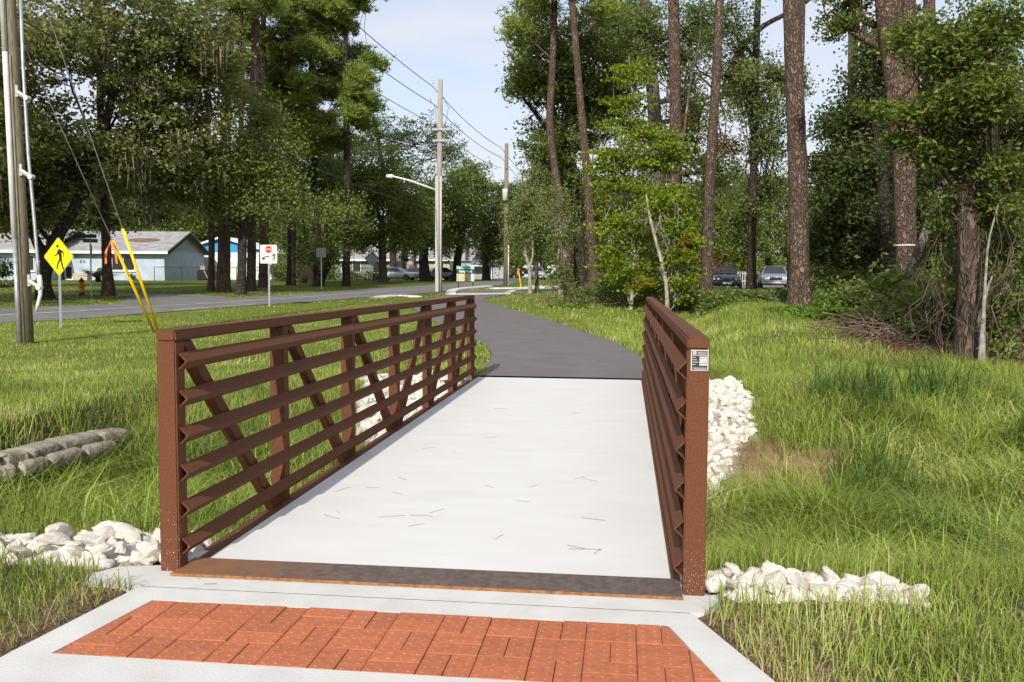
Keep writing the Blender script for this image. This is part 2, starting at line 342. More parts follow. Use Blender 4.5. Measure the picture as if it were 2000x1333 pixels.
def bark_tube(pts, rad, n=14, rough=.06, flare=1.35):
    # densify and roughen a trunk
    L_ = np.concatenate([[0], np.cumsum(np.linalg.norm(np.diff(pts, axis=0), axis=1))]); m_ = max(8, int(L_[-1]/.22)); s = np.linspace(0, L_[-1], m_)
    P = np.stack([np.interp(s, L_, pts[:, i]) for i in range(3)], 1); R = np.interp(s, L_, rad)
    R = R*(1+(flare-1)*np.exp(-s/.45))
    V, Fc = tube_np(P, R, n); V = V.reshape(m_, n, 3)
    a = rng.normal(size=(m_, n))*.5+rng.normal(size=(1, n))*.6
    V = P[:, None]+(V-P[:, None])*(1+rough*a[..., None])
    return V.reshape(-1, 3), Fc
def tree(name, label, cat, tpts, d, tw, bark, ells=None, leaf='leaf_oak', nc=150, nl=60, cr=.7, ls=.16, lw=None, limbs=8, lr=9., group=None, extra_trunks=(), pine=False, droop=.1, surf=.45, extra_leaf=None, flare=1.35, rough=.06, moss=0, flat=.55):
    P = trunk_path(tpts, d); base = P[0].copy(); base[2] += .12
    rad = np.interp(np.linspace(0, 1, len(P)), np.linspace(0, 1, len(tw)), np.array(tw, float)/2*d/F)
    root = empty(name, base, label, cat, group)
    V, Fc = bark_tube(P-base, rad, rough=rough, flare=flare); Vs = [V]; Fs = [Fc]; c = len(V)
    for ep, ew in extra_trunks:
        Q = trunk_path(ep, d, base=False); rr = np.interp(np.linspace(0, 1, len(Q)), np.linspace(0, 1, len(ew)), np.array(ew, float)/2*d/F)
        V, Fc = bark_tube(Q-base, rr, n=10, flare=1.0, rough=rough); Vs.append(V); Fs.append(Fc+c); c += len(V)
    mobj('trunk', npmesh('trunk', np.concatenate(Vs), np.concatenate(Fs), bark, True), root)
    if ells:
        pts, cc = clump_pts(ells, nc, nl, cr, surf, flat)
        paths = []
        for e in ells:
            c0 = AT(e[0], e[1], e[2]); j = np.argmin(np.linalg.norm(P-(c0-[0, 0, 1.2]), axis=1)); j = min(j, len(P)-1)
            r_ = min(lr, max(.025, rad[j]*.45)); paths.append((wob(P[j], c0, 7)-base, np.linspace(r_, r_*.35, 7)))
            near = cc[np.argsort(np.linalg.norm(cc-c0, axis=1))[:400]]
            for q in near[rng.integers(0, len(near), limbs)]:
                paths.append((wob(c0+(P[j]-c0)*rng.uniform(0, .5), q, 6, .25)-base, np.linspace(r_*.4, .012, 6)))
        mobj('limbs', tubes_mesh('limbs', paths, bark, 5), root)
        if pine:
            N = len(pts); per = 5; C_ = np.repeat(pts, per, 0); u = rng.normal(size=(N*per, 3)); u[:, 2] = np.abs(u[:, 2])*.9+.1; u = unit(u)
            v = unit(np.cross(u, rng.normal(size=u.shape))); l = ls*rng.uniform(.7, 1.2, (N*per, 1)); w_ = (lw or ls*.12)
            V = np.stack([C_-v*w_/2, C_+v*w_/2, C_+u*l], 1).reshape(-1, 3); Fc = np.arange(3*N*per).reshape(-1, 3)
        else: V, Fc = leaves(pts, ls, lw or ls*.55, droop=droop)
        mobj('crown', npmesh('crown', V-base, Fc, leaf), root)
    for (el, lf, n1, n2, lsz) in (extra_leaf or []):
        pts, cc = clump_pts(el, n1, n2, cr); V, Fc = leaves(pts, lsz, lsz*.6, droop=droop); mobj('crown', npmesh('crown', V-base, Fc, lf), root)
    if moss:
        cen = cc[rng.integers(0, len(cc), moss)]; Vs = []; N = 0
        per = 16; C_ = np.repeat(cen, per, 0)+rng.normal(size=(moss*per, 3))*np.array([.28, .28, .15]); ln = rng.uniform(.4, 1.7, (moss*per, 1)); w_ = rng.uniform(.025, .07, (moss*per, 1))
        an = rng.uniform(0, 6.28, moss*per); a = np.stack([np.cos(an), np.sin(an), 0*an], 1)*w_
        tip = C_-np.array([0, 0, 1.])*ln+rng.normal(size=C_.shape)*.06
        V = np.stack([C_-a, C_+a, tip], 1).reshape(-1, 3); mobj('hanging_moss', npmesh('hanging_moss', V-base, np.arange(len(V)).reshape(-1, 3), 'moss'), root)['kind'] = 'stuff'
    return root

# ------------------------------------------------------------------ ground
def zones():
    pass
def grid_axis(segs):
    out = []
    for a, b_, s in segs: out += list(np.arange(a, b_, s))
    out.append(segs[-1][1]); return np.array(out)
gx = grid_axis([(-400, -100, 30), (-100, -30, 5), (-30, -8, 1.), (-8, 8, .16), (8, 30, 1.), (30, 100, 5), (100, 400, 30)])
gy = grid_axis([(-60, -10, 5), (-10, -2, 1.), (-2, 14, .16), (14, 50, .6), (50, 110, 1.5), (110, 600, 20)])
GX, GY = np.meshgrid(gx, gy)
def vnoise(X, Y, s, seed=0):
    r = np.random.default_rng(seed); o = 0
    for i in range(7):
        a, b_, c = r.normal(size=3); o = o+np.sin((X*a+Y*b_)*s*1.3+c*9)*np.cos((X*b_-Y*a)*s*.9+c*5)
    return o/7*1.8
def pathpoly(pix): return np.array([GP(x, y)[:2] for x, y in pix])
def inpoly(poly, X, Y):
    X = np.asarray(X); Y = np.asarray(Y); c = np.zeros(X.shape, bool); n = len(poly)
    for i in range(n):
        x1, y1 = poly[i]; x2, y2 = poly[(i+1) % n]
        cond = ((y1 > Y) != (y2 > Y)); xx = (x2-x1)*(Y-y1)/(y2-y1+1e-12)+x1; c ^= cond & (X < xx)
    return c
# trail outline (asphalt beyond the bridge), near edge at Y=8.98
TR = [(1.2, 8.985), (1.22, 9.6)]+[tuple(GP(x, y)[:2]) for x, y in [(1254, 700), (1205, 672), (1150, 652), (1090, 632), (1030, 614), (985, 601), (955, 592.5), (943, 588), (950, 583.5), (970, 579.5), (992, 576.5)]]
TL = [(-1.2, 8.985), (-1.16, 9.6)]+[tuple(GP(x, y)[:2]) for x, y in [(958, 706), (961, 692), (950, 678), (915, 658), (870, 640), (835, 621), (806, 604), (806, 596), (825, 588), (850, 582.5), (874, 577.5)]]
def resample(P, n):
    P = np.array(P); s = np.concatenate([[0], np.cumsum(np.linalg.norm(np.diff(P, axis=0), axis=1))]); t_ = np.linspace(0, s[-1], n)
    Q = np.stack([np.interp(t_, s, P[:, i]) for i in range(2)], 1)
    for _ in range(3): Q[1:-1] = (Q[:-2]+2*Q[1:-1]+Q[2:])/4
    return Q
def strip(name, A, B, m, dz, n=80, across=10, jit=0.):
    A = resample(A, n); B = resample(B, n)
    if jit: A = A+rng.normal(size=A.shape)*jit; B = B+rng.normal(size=B.shape)*jit
    t_ = np.linspace(0, 1, across)[None, :, None]
    P = A[:, None]*(1-t_)+B[:, None]*t_; Z = H(P[..., 0], P[..., 1])+dz
    V = np.concatenate([P, Z[..., None]], -1).reshape(-1, 3); i = np.arange(n-1)[:, None]*across; j = np.arange(across-1)[None]
    Fc = np.stack([i+j, i+j+1, i+across+j+1, i+across+j], -1).reshape(-1, 4)
    o = mobj(name, npmesh(name, V, Fc, m)); o['kind'] = 'structure'; return o, np.concatenate([A, B[::-1]])
_, TRAIL = strip('trail', TL, TR, 'trail_asphalt', .02, n=260, across=12, jit=.014)
RN = [Wd(-60, 21.5), Wd(-30, 24.6)]+[tuple(GP(x, y)[:2]) for x, y in [(0, 634.5), (120, 627), (230, 618), (340, 609.5), (430, 602.5), (520, 595.5), (600, 590.5), (660, 586.5), (735, 580), (800, 576), (860, 571.5), (905, 567), (950, 562), (1000, 556.5)]]+[Wd(2.2, 140), Wd(9, 260)]
RF = [Wd(-60, 29.5), Wd(-33, 33.4)]+[tuple(GP(x, y)[:2]) for x, y in [(0, 604.5), (120, 600), (230, 594), (340, 589), (430, 584.5), (520, 579), (600, 574.5), (660, 570.5), (735, 564.5), (800, 560.3), (860, 556.3), (905, 553), (950, 550.3), (1000, 548.4)]]+[Wd(-5, 140), Wd(1, 260)]
_, ROAD = strip('road', RF, RN, 'road_asphalt', .02, n=200, across=10)
# side street mouth on the far side, driveway into the park with kerbs
SA = [tuple(GP(x, y)[:2]) for x, y in [(232, 594.2), (255, 584), (262, 580), (200, 577.3), (60, 575.5)]]; SB = [tuple(GP(x, y)[:2]) for x, y in [(470, 582.5), (410, 578), (350, 575.5), (240, 574), (80, 572.8)]]
_, SIDE = strip('side_street', SA, SB, 'road_asphalt', .016, n=40, across=8)
DA = [tuple(GP(x, y)[:2]) for x, y in [(893, 571.5), (930, 568.5), (1000, 566.5), (1060, 566), (1120, 565.5)]]+[Wd(9, 56), Wd(26, 58)]
DB = [tuple(GP(x, y)[:2]) for x, y in [(882, 577), (930, 575.5), (985, 574.5), (1050, 572.5), (1120, 570.5)]]+[Wd(9.5, 51.2), Wd(26, 53)]
PARK = [Wd(4.5, 50.3), Wd(25, 51.5), Wd(30, 70), Wd(5, 70)]
_, DRIVE = strip('driveway', DA, DB, 'road_asphalt', .026, n=40, across=8)
_, LOT = strip('parking_lot', [Wd(6, 49.8), Wd(30, 51)], [Wd(6, 72), Wd(30, 76)], 'road_asphalt', .014, n=30, across=16)
def sheet(name, poly, z, m, kind='structure', thick=.1):
    mb = MB(); mb.prism([tuple(map(float, p)) for p in poly], z-thick, z); o = mb.build(name, m); o['kind'] = kind; return o
def kerb(pix, w=.16, h=.13, name='kerb', m='concrete_white', world=None):
    P = np.array(world) if world is not None else np.array([GP(x, y)[:2] for x, y in pix]); n = max(8, int(len(P)*5)); P = resample(P, n); T = unit(np.gradient(P, axis=0)); Nn = np.stack([-T[:, 1], T[:, 0]], 1)
    V = []; 
    for s_, zz_ in ((-1, -.1), (-1, h-.02), (-.8, h), (.8, h), (1, h-.02), (1, -.1)):
        q = P+Nn*w*s_; V.append(np.concatenate([q, (H(P[:, 0], P[:, 1])+zz_)[:, None]], 1))
    V = np.stack(V, 1).reshape(-1, 3); i = np.arange(n-1)[:, None]*6; j = np.arange(6)[None]; jn = (j+1) % 6
    Fc = np.stack([i+j, i+jn, i+6+jn, i+6+j], -1).reshape(-1, 4)
    Fe = np.array([[0, 1, 2, 3], [0, 3, 4, 5]]); o = mobj(name, npmesh(name, V, [Fc, Fe, Fe+(n-1)*6], m)); o['kind'] = 'structure'; return o
kerb([(880, 576), (884, 571), (900, 567.5), (930, 564.5), (957, 562)], w=.28, h=.16)
kerb([(952, 565.2), (1000, 564.8), (1060, 564), (1110, 563.2)], w=.2, h=.1)
kerb([(1030, 563.2), (1075, 562.5), (1112, 562.5)], w=.25, h=.16)
kerb([(992, 575), (1000, 571.8), (1006, 570)], w=.18, h=.12)
kerb([(735, 583), (752, 580), (775, 578.2), (800, 579), (812, 581)], w=.35, h=.06)
strip('crossing_band', [GP(878, 577.6)[:2], GP(935, 577.2)[:2], GP(988, 576.2)[:2]], [GP(880, 574.6)[:2], GP(935, 574.2)[:2], GP(990, 573.6)[:2]], 'concrete_white', .036, n=12, across=3)
strip('edge_line', [GP(340, 608.3)[:2], GP(430, 601)[:2], GP(500, 596)[:2]], [GP(340, 607.5)[:2], GP(430, 600.3)[:2], GP(500, 595.4)[:2]], 'road_paint', .03, n=30, across=2)
strip('edge_line', [GP(0, 618.5)[:2], GP(340, 598)[:2], GP(600, 581.5)[:2], GP(860, 563)[:2]], [GP(0, 617.7)[:2], GP(340, 597.5)[:2], GP(600, 581.1)[:2], GP(860, 562.7)[:2]], 'road_paint', .03, n=60, across=2)

LAT = lambda X, Y: (X-CX)*math.cos(YW)+(Y-CY)*math.sin(YW)
DEP = lambda X, Y: -(X-CX)*math.sin(YW)+(Y-CY)*math.cos(YW)
def woods(X, Y):      # pine straw floor of the wood on the right
    d = DEP(X, Y); a = LAT(X, Y)/np.maximum(d, .1)
    edge = np.interp(a, [.05, .12, .2, .3, .36, .42, .56, 2], [58, 44, 33, 27.5, 19.5, 16.2, 14.2, 11])
    return (d > edge+.9*vnoise(X, Y, .8, 3)) & (a > .055) & (d < 50)
def rockzone(X, Y):
    w = np.abs(X); ex = .2*vnoise(X, Y, 3, 5)+.12*vnoise(X, Y, 7, 15)
    slope = (Y > 4.7+.35*vnoise(X, Y, 2, 6)) & (Y < 8.75) & (w < np.interp(Y, [4.5, 5.5, 7, 8.7], [1.5, 2.0, 2.5, 2.65])+ex)
    front = (Y > .0) & (Y < .75) & (X < -1.28) & (X > -2.85+ex)
    front2 = (Y > .0) & (Y < .30) & (X > 1.36) & (X < 2.3+ex)
    return slope | front | front2
dirtc = GP(1540, 915)
PADP = [(-1.30, -.225), (-1.52, -1.35), (-1.75, -6), (2.2, -6), (1.66, -1.35), (1.25, -.20)]
ABP = [(-1.60, -.225), (-1.62, -.05), (-1.5, .06), (-1.3, .30), (1.3, .30), (1.38, -.02), (1.31, -.22)]
dg = DEP(GX, GY)
Zg = H(GX, GY)
und = inpoly(PADP, GX, GY) | inpoly(ABP, GX, GY)
for a in (-.15, .15):
    for b_ in (-.15, .15): und = und | inpoly(PADP, GX+a, GY+b_)
Zg = Zg+np.where(dg < 16, .018*vnoise(GX, GY, 2.3, 1)+.012*vnoise(GX, GY, 6, 2), 0)*(~und)
near_pad = np.zeros_like(und)
for a in (-.32, 0, .32):
    for b_ in (-.32, 0, .32): near_pad |= inpoly(PADP, GX+a, GY+b_) | inpoly(ABP, GX+a, GY+b_)
Zg = np.where(near_pad, np.minimum(Zg, H(GX, GY)-.015), Zg)-.06*(inpoly(PADP, GX, GY) | inpoly(ABP, GX, GY))
Zg = Zg-.16*((np.abs(GX) < 1.5) & (GY > 8.1) & (GY < 9.05))
for pl in (TRAIL,): Zg = np.where(inpoly(pl, GX, GY), np.minimum(Zg, H(GX, GY)-.02), Zg)
ny, nx = GX.shape
V = np.stack([GX, GY, Zg], -1).reshape(-1, 3); i = np.arange(ny-1)[:, None]*nx; j = np.arange(nx-1)[None]
Fg = np.stack([i+j, i+j+1, i+nx+j+1, i+nx+j], -1).reshape(-1, 4)
gm = bpy.data.materials.new('ground_soil'); gm.use_nodes = True; M['ground_soil'] = gm
t = gm.node_tree; b = t.nodes['Principled BSDF']; b.inputs['Roughness'].default_value = .95; b.inputs['Specular IOR Level'].default_value = .1; k = t.links.new
at_ = nn(t, 'ShaderNodeAttribute', attribute_name='zone'); co = nn(t, 'ShaderNodeTexCoord'); n1 = nn(t, 'ShaderNodeTexNoise'); n1.inputs['Scale'].default_value = 5; n1.inputs['Detail'].default_value = 8; n1.inputs['Roughness'].default_value = .7
hv = nn(t, 'ShaderNodeHueSaturation'); mr = nn(t, 'ShaderNodeMapRange'); mr.inputs[1].default_value = .3; mr.inputs[2].default_value = .7; mr.inputs[3].default_value = .55; mr.inputs[4].default_value = 1.4
k(co.outputs['Object'], n1.inputs[0]); k(n1.outputs[0], mr.inputs[0]); k(mr.outputs[0], hv.inputs['Value']); k(at_.outputs['Color'], hv.inputs['Color']); k(hv.outputs[0], b.inputs['Base Color'])
n2 = nn(t, 'ShaderNodeTexNoise'); n2.inputs['Scale'].default_value = 40; bp = nn(t, 'ShaderNodeBump'); bp.inputs['Strength'].default_value = .8; bp.inputs['Distance'].default_value = .03
k(co.outputs['Object'], n2.inputs[0]); k(n2.outputs[0], bp.inputs['Height']); k(bp.outputs[0], b.inputs['Normal'])
gme = npmesh('ground', V, Fg, gm, True)
X_, Y_ = V[:, 0], V[:, 1]; D_ = DEP(X_, Y_)
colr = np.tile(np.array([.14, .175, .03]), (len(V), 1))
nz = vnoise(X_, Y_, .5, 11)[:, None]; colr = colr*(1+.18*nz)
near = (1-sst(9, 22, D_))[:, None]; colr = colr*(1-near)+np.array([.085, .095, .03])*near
leftshade = sst(38, 44, D_)*(LAT(X_, Y_) < -3); colr = colr*(1-.25*leftshade[:, None])  # tree shade on the far left lawn, painted into the ground colour
wd = woods(X_, Y_); colr[wd] = [.10, .062, .038]
dr = np.hypot((X_-dirtc[0])/1.25, (Y_-dirtc[1])/.55) < 1+.25*vnoise(X_, Y_, 3, 8); colr[dr] = [.24, .15, .095]
rk = rockzone(X_, Y_); colr[rk] = [.36, .32, .26]
padn = inpoly([(p[0]*1.0+(.35 if p[0] > 0 else -.35), p[1]) for p in PADP], X_, Y_); colr[padn] = [.13, .09, .055]
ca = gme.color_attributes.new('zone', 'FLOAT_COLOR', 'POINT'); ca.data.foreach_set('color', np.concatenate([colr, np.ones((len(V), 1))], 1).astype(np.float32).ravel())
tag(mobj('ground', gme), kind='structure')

# ------------------------------------------------------------------ concrete pad, abutment, tactile bricks
TOPB = -.395; BOTB = TOPB-.61
BR = [(-1.145, TOPB), (1.14, TOPB), (1.335, BOTB), (-1.235, BOTB)]
def ring_slab(name, outer, hole, z, th, m):
    # slab with a pocket: hole floor lies 6 cm lower
    mb = MB(); mb.prism(outer, z-th, z-.062)
    o4 = outer; return mb
pad = MB()
O = [(-1.30, -.232), (-1.75, -6.0), (2.25, -6.0), (1.245, -.232)]
# pieces round the brick pocket, butted end to end
pad.prism([(-1.30, -.238), (1.245, -.238), BR[1], BR[0]][::-1], -.15, 0)
xl = lambda y: np.interp(-y, [.232, 1.2, 6], [-1.30, -1.42, -1.75]); xr = lambda y: np.interp(-y, [.232, 1.2, 6], [1.245, 1.62, 2.25])
pad.prism([(-1.30, -.238), BR[0], BR[3], (xl(BOTB), BOTB)], -.15, 0)
pad.prism([(1.245, -.238), (xr(BOTB), BOTB), BR[2], BR[1]], -.15, 0)
pad.prism([(xl(BOTB), BOTB), BR[3], BR[2], (xr(BOTB), BOTB), (2.25, -6), (-1.75, -6)], -.15, 0)
pado = pad.build('concrete_path', 'concrete'); pado['kind'] = 'structure'
fl = MB(); fl.prism([(-1.3, BOTB-.02), (1.45, BOTB-.02), (1.3, TOPB+.02), (-1.2, TOPB+.02)], -.16, -.011); fl.build('brick_bed', 'joint_sand', pado)
ab = MB(); ab.prism([(-1.58, -.218), (1.30, -.218), (1.38, -.05), (1.38, .02), (1.3, .02), (1.3, .35), (-1.3, .35), (-1.3, .10), (-1.56, .03), (-1.63, -.08)], -.9, -.003)
ab.build('bridge_abutment', 'concrete')['kind'] = 'structure'
ab = MB(); ab.prism([(-1.6, 8.60), (1.6, 8.60), (1.6, 8.984), (-1.6, 8.984)], -.9, -.006); ab.build('bridge_abutment', 'concrete')['kind'] = 'structure'
mb = MB(); mb.prism([(-1.30, -.2375), (1.24, -.2375), (1.24, -.2185), (-1.30, -.2185)], -.1, -.0045); mb.build('expansion_joint', 'joint', pado)
def clip(poly, a, b_):       # keep the left side of a->b
    out = []; n = len(poly); s = lambda p: (b_[0]-a[0])*(p[1]-a[1])-(b_[1]-a[1])*(p[0]-a[0])
    for i_ in range(n):
        p, q = poly[i_], poly[(i_+1) % n]; sp_, sq = s(p), s(q)
        if sp_ >= 0: out.append(p)
        if sp_*sq < 0: t_ = sp_/(sp_-sq); out.append((p[0]+t_*(q[0]-p[0]), p[1]+t_*(q[1]-p[1])))
    return out
def area(p): return .5*sum(p[i][0]*p[(i+1) % len(p)][1]-p[(i+1) % len(p)][0]*p[i][1] for i in range(len(p)))
B4 = .10165; gap = .0014
def brick(cx_, cy_, w, h):
    full = [(cx_-w/2+gap, cy_-h/2+gap), (cx_+w/2-gap, cy_-h/2+gap), (cx_+w/2-gap, cy_+h/2-gap), (cx_-w/2+gap, cy_+h/2-gap)]
    P = full; ins = [(BR[0][0]+.006, BR[0][1]-.004), (BR[3][0]+.006, BR[3][1]), (BR[2][0]-.006, BR[2][1]), (BR[1][0]-.006, BR[1][1]-.004)]
    for i_ in range(4): P = clip(P, ins[i_], ins[(i_+1) % 4]) if len(P) >= 3 else P
    if len(P) < 3 or abs(area(P)) < .0006: return
    mb = MB(); zt = random.uniform(-.002, .0035); tl = [random.uniform(-.006, .006) for _ in range(2)]
    zf = lambda x, y: zt+(x-cx_)*tl[0]+(y-cy_)*tl[1]
    n = len(P); cxp = sum(p[0] for p in P)/n; cyp = sum(p[1] for p in P)/n; I = [(p[0]+(cxp-p[0])*.03, p[1]+(cyp-p[1])*.03) for p in P]
    Vb = [(p[0], p[1], -.013) for p in P]+[(p[0], p[1], zf(*p)-.003) for p in P]+[(p[0], p[1], zf(*p)) for p in I]
    mb.add(Vb, [tuple(range(n))[::-1], tuple(range(2*n, 3*n))]+[(i_, (i_+1) % n, n+(i_+1) % n, n+i_) for i_ in range(n)]+[(n+i_, n+(i_+1) % n, 2*n+(i_+1) % n, 2*n+i_) for i_ in range(n)])
    nxd, nyd = (4, 2) if w > h else (2, 4)
    for a in range(nxd):
        for c in range(nyd):
            x = cx_-w/2+(a+.5)*w/nxd; y = cy_-h/2+(c+.5)*h/nyd
            if not all((P[(q+1) % n][0]-P[q][0])*(y-P[q][1])-(P[(q+1) % n][1]-P[q][1])*(x-P[q][0]) > .0011 for q in range(n)): continue
            rr = .0105; z0 = zf(x, y); V_ = [(x+r_*math.cos(t_*math.pi/3), y+r_*math.sin(t_*math.pi/3), z0+h_) for r_, h_ in ((rr, -.001), (rr*.5, .0030)) for t_ in range(6)]
            mb.add(V_, [(6, 7, 8, 9, 10, 11)]+[(q, (q+1) % 6, 6+(q+1) % 6, 6+q) for q in range(6)])
    mb.build('brick', 'brick', pado)
for row in range(3):
    y0 = TOPB-.003-(row+1)*2*B4
    for cxi in range(-8, 9):
        x0 = -1.17+.018+(cxi+7)*2*B4-.08
        if (cxi+row) % 2 == 0:
            brick(x0+B4*.5, y0+B4, B4, 2*B4); brick(x0+B4*1.5, y0+B4, B4, 2*B4)
        else:
            brick(x0+B4, y0+B4*.5, 2*B4, B4); brick(x0+B4, y0+B4*1.5, 2*B4, B4)

# ------------------------------------------------------------------ bridge
BL, BH = 8.94, 1.188
bridge = empty('pedestrian_bridge', (0, 0, 0), 'rust brown steel truss footbridge with a white concrete deck', 'bridge')
mb = MB(); mb.box(-1.178, 1.178, .188, 8.965, -.12, 0); mb.build('deck', 'deck_concrete', bridge, bevel=.004)
for s in (-1, 1):
    xa, xb = sorted((s*1.2215, s*1.179)); mb = MB(); mb.box(xa, xb, .188, 8.965, -.12, .005); mb.build('edge_angle', 'rust', bridge)
    x0, x1 = sorted((s*1.222, s*1.322))
    for y in (0, BL-.1):
        mb = MB(); mb.box(x0, x1, y, y+.1, -.02 if y == 0 else -.3, BH-.056); o = mb.build('post', 'rust_splatter', bridge, bevel=.007, label='end post of rusted square steel tube with white splatter near its foot' if y == 0 else None)
        if s > 0 and y == 0: postR = o
    mb = MB(); mb.box(x0, x1, 0.0005, BL-.0005, BH-.055, BH); mb.build('top_rail', 'rust', bridge, bevel=.008)
    mb = MB(); mb.box(x0, x1, .101, BL-.101, -.16, -.03); mb.build('bottom_chord', 'rust', bridge, bevel=.008)
    for i_ in range(1, 6):
        y = i_*1.49; mb = MB(); mb.box(x0+.004, x1-.004, y-.06, y+.035, -.029, BH-.056); mb.build('upright', 'rust', bridge, bevel=.006)
    for i_ in range(6):
        ya = i_*1.49+(.10 if i_ == 0 else .04); yb = (i_+1)*1.49-.07-(.0 if i_ < 5 else .04)
        z0, z1 = (BH-.058, -.03) if i_ < 3 else (-.03, BH-.058); w = .036
        xm0, xm1 = x0+.018, x1-.018; sl = (z1-z0)/(yb-ya); wv = w*math.hypot(1, sl)/abs(sl)
        mb = MB(); pl = [(ya, z0), (ya+2*wv, z0), (yb, z1), (yb-2*wv, z1)]; mb.prism(pl, xm0, xm1, 'x'); mb.build('diagonal', 'rust', bridge, bevel=.004)
    for k_ in range(6):        # safety rails: angle irons with the corner towards the deck
        z = 1.034-.184*k_; t_ = .006; xin = s*1.2205; xap = s*1.177
        pl = [(xin, z+.0435), (xap, z), (xin, z-.0435), (xin, z-.0435+t_*1.6), (xap+s*t_*1.5, z), (xin, z+.0435-t_*1.6)]
        mb = MB(); mb.prism(pl, .03, BL-.02, 'y'); mb.build('safety_rail', 'rust', bridge)
mb = MB(); mb.box(-1.232, 1.218, -.067, .186, .001, .0115); tp = mb.build('tread_plate', 'tread_steel', bridge, label='diamond pattern steel threshold plate, dark and worn with rusty end')
lug = []
for a in range(96):
    for c in range(10):
        x = -1.22+a*.0255; y = -.055+c*.0245; sg = 1 if (a+c) % 2 else -1; l, w = .0095, .003
        dx, dy = l*.70, l*.70*sg; ex_, ey = -w*.7*sg, w*.7
        lug.append([(x-dx, y-dy, .0113), (x+ex_, y+ey, .0113), (x+dx, y+dy, .0113), (x-ex_, y-ey, .0113), (x-dx*.4, y-dy*.4, .0135), (x+dx*.4, y+dy*.4, .0135)])
Vl = np.array(lug).reshape(-1, 3); b6 = np.arange(len(lug))[:, None]*6
lf = np.concatenate([b6+np.array([[0, 1, 4]]), b6+np.array([[4, 1, 5]]), b6+np.array([[1, 2, 5]]), b6+np.array([[2, 3, 5]]), b6+np.array([[5, 3, 4]]), b6+np.array([[3, 0, 4]])])
mobj('tread_lugs', npmesh('tread_lugs', Vl, lf, 'tread_steel'), tp)['kind'] = 'stuff'
mb = MB(); mb.box(-1.234, 1.220, -.0705, -.0672, -.002, .0118); mb.build('rust_edge', 'rust_bright', tp)
# name plate on the right post
def text_mb(s, size, m, name, parent, loc, rot=(math.pi/2, 0, 0), align='CENTER', ext=.0006, bold=0):
    cu = bpy.data.curves.new('txt', 'FONT'); cu.body = s; cu.size = size; cu.align_x = align; cu.extrude = ext; cu.offset = bold; cu.resolution_u = 3
    ob = bpy.data.objects.new('txt', cu); COL.objects.link(ob); dgp = bpy.context.evaluated_depsgraph_get(); me = bpy.data.meshes.new_from_object(ob.evaluated_get(dgp)); bpy.data.objects.remove(ob)
    me.materials.clear(); me.materials.append(M[m]); o = mobj(name, me, parent, loc); o.rotation_euler = rot; return o
px0, px1, pz0, pz1 = 1.239, 1.316, 1.037, 1.131
mb = MB(); mb.box(px0, px1, -.0025, -.0004, pz0, pz1); npl = mb.build('name_plate', 'plaque_light', bridge, bevel=.0008, label='small black and white maker plate on the right post')
mb = MB(); mb.box(px0+.0035, px1-.0035, -.0030, -.0024, pz0+.0135, pz1-.0255); mb.box(px0+.0035, px1-.0035, -.0030, -.0024, pz1-.0235, pz1-.0035); mb.box(px0+.0035, px1-.0035, -.0030, -.0024, pz0+.003, pz0+.0115); mb.build('dark_field', 'plaque_dark', npl)
mb = MB()
for i_ in range(4): mb.box(px0+.0375, px1-.006, -.0036, -.0029, pz1-.0375-i_*.0107, pz1-.0305-i_*.0107)
mb.build('blank_field', 'plaque_light', npl)
mb = MB()
for i_ in range(4):
    mb.box(px0+.006, px0+.02+.006*((i_*7) % 3), -.0034, -.0029, pz1-.0355-i_*.0107, pz1-.0325-i_*.0107)
mb.box(px0+.012, px1-.012, -.0034, -.0029, pz0+.0055, pz0+.0085); mb.box(px0+.03, px1-.01, -.0034, -.0029, pz1-.0205, pz1-.0175); mb.build('small_print', 'sign_grey', npl)
mb = MB(); mb.box(px0+.0085, px0+.0235, -.0036, -.0029, pz1-.0205, pz1-.0065); mb.build('logo', 'plaque_light', npl, bevel=.0003)
text_mb('B', .013, 'plaque_dark', 'lettering', npl, (px0+.016, -.0039, pz1-.0182))
text_mb('BRIDGE', .0115, 'plaque_light', 'lettering', npl, (px0+.0495, -.0033, pz1-.0155))

# ------------------------------------------------------------------ rocks
def rock_mesh(seed, sub=3):
    r = np.random.default_rng(seed); bm = bmesh.new(); bmesh.ops.create_icosphere(bm, subdivisions=sub, radius=1)
    N = unit(r.normal(size=(20, 3))); h = r.uniform(.5, 1.0, 20); sc = r.uniform(.75, 1.25, 3)*np.array([1.15, 1, .8])
    for v in bm.verts:
        d = np.array(v.co); d /= np.linalg.norm(d); q = N@d; rr = np.min(np.where(q > .15, h/np.maximum(q, .15), 9))
        rr = min(rr, 1.25)*(1+.06*math.sin(d[0]*9+seed)*math.cos(d[1]*11+seed*2)+.05*math.sin(d[2]*17+seed)*math.cos(d[0]*14)+.03*math.sin(d[1]*23+d[2]*19)); v.co = Vector(d*rr*sc)
    me = bpy.data.meshes.new('rock'); bm.to_mesh(me); bm.free(); me.materials.append(M['limestone'])
    me.polygons.foreach_set('use_smooth', np.ones(len(me.polygons), bool)); me.set_sharp_from_angle(angle=.5); return me
RM = [rock_mesh(i_+1) for i_ in range(12)]; RM1 = [rock_mesh(i_+40, 2) for i_ in range(8)]
spots = []
def scatter_rocks(n, xr_, yr_, smin, smax, cond, tries=40000, lift=.25, heap=None, ov=.8):
    out = []
    for _ in range(tries):
        if len(out) >= n: break
        x, y = random.uniform(*xr_), random.uniform(*yr_)
        if not cond(x, y): continue
        s = smin+(smax-smin)*random.random()**1.8
        if any((x-a)**2+(y-b_)**2 < ((s+c)*ov)**2 for a, b_, c, _z in out): continue
        out.append((x, y, s, HZ(x, y)+s*lift+(heap(x, y) if heap else 0)))
    return out
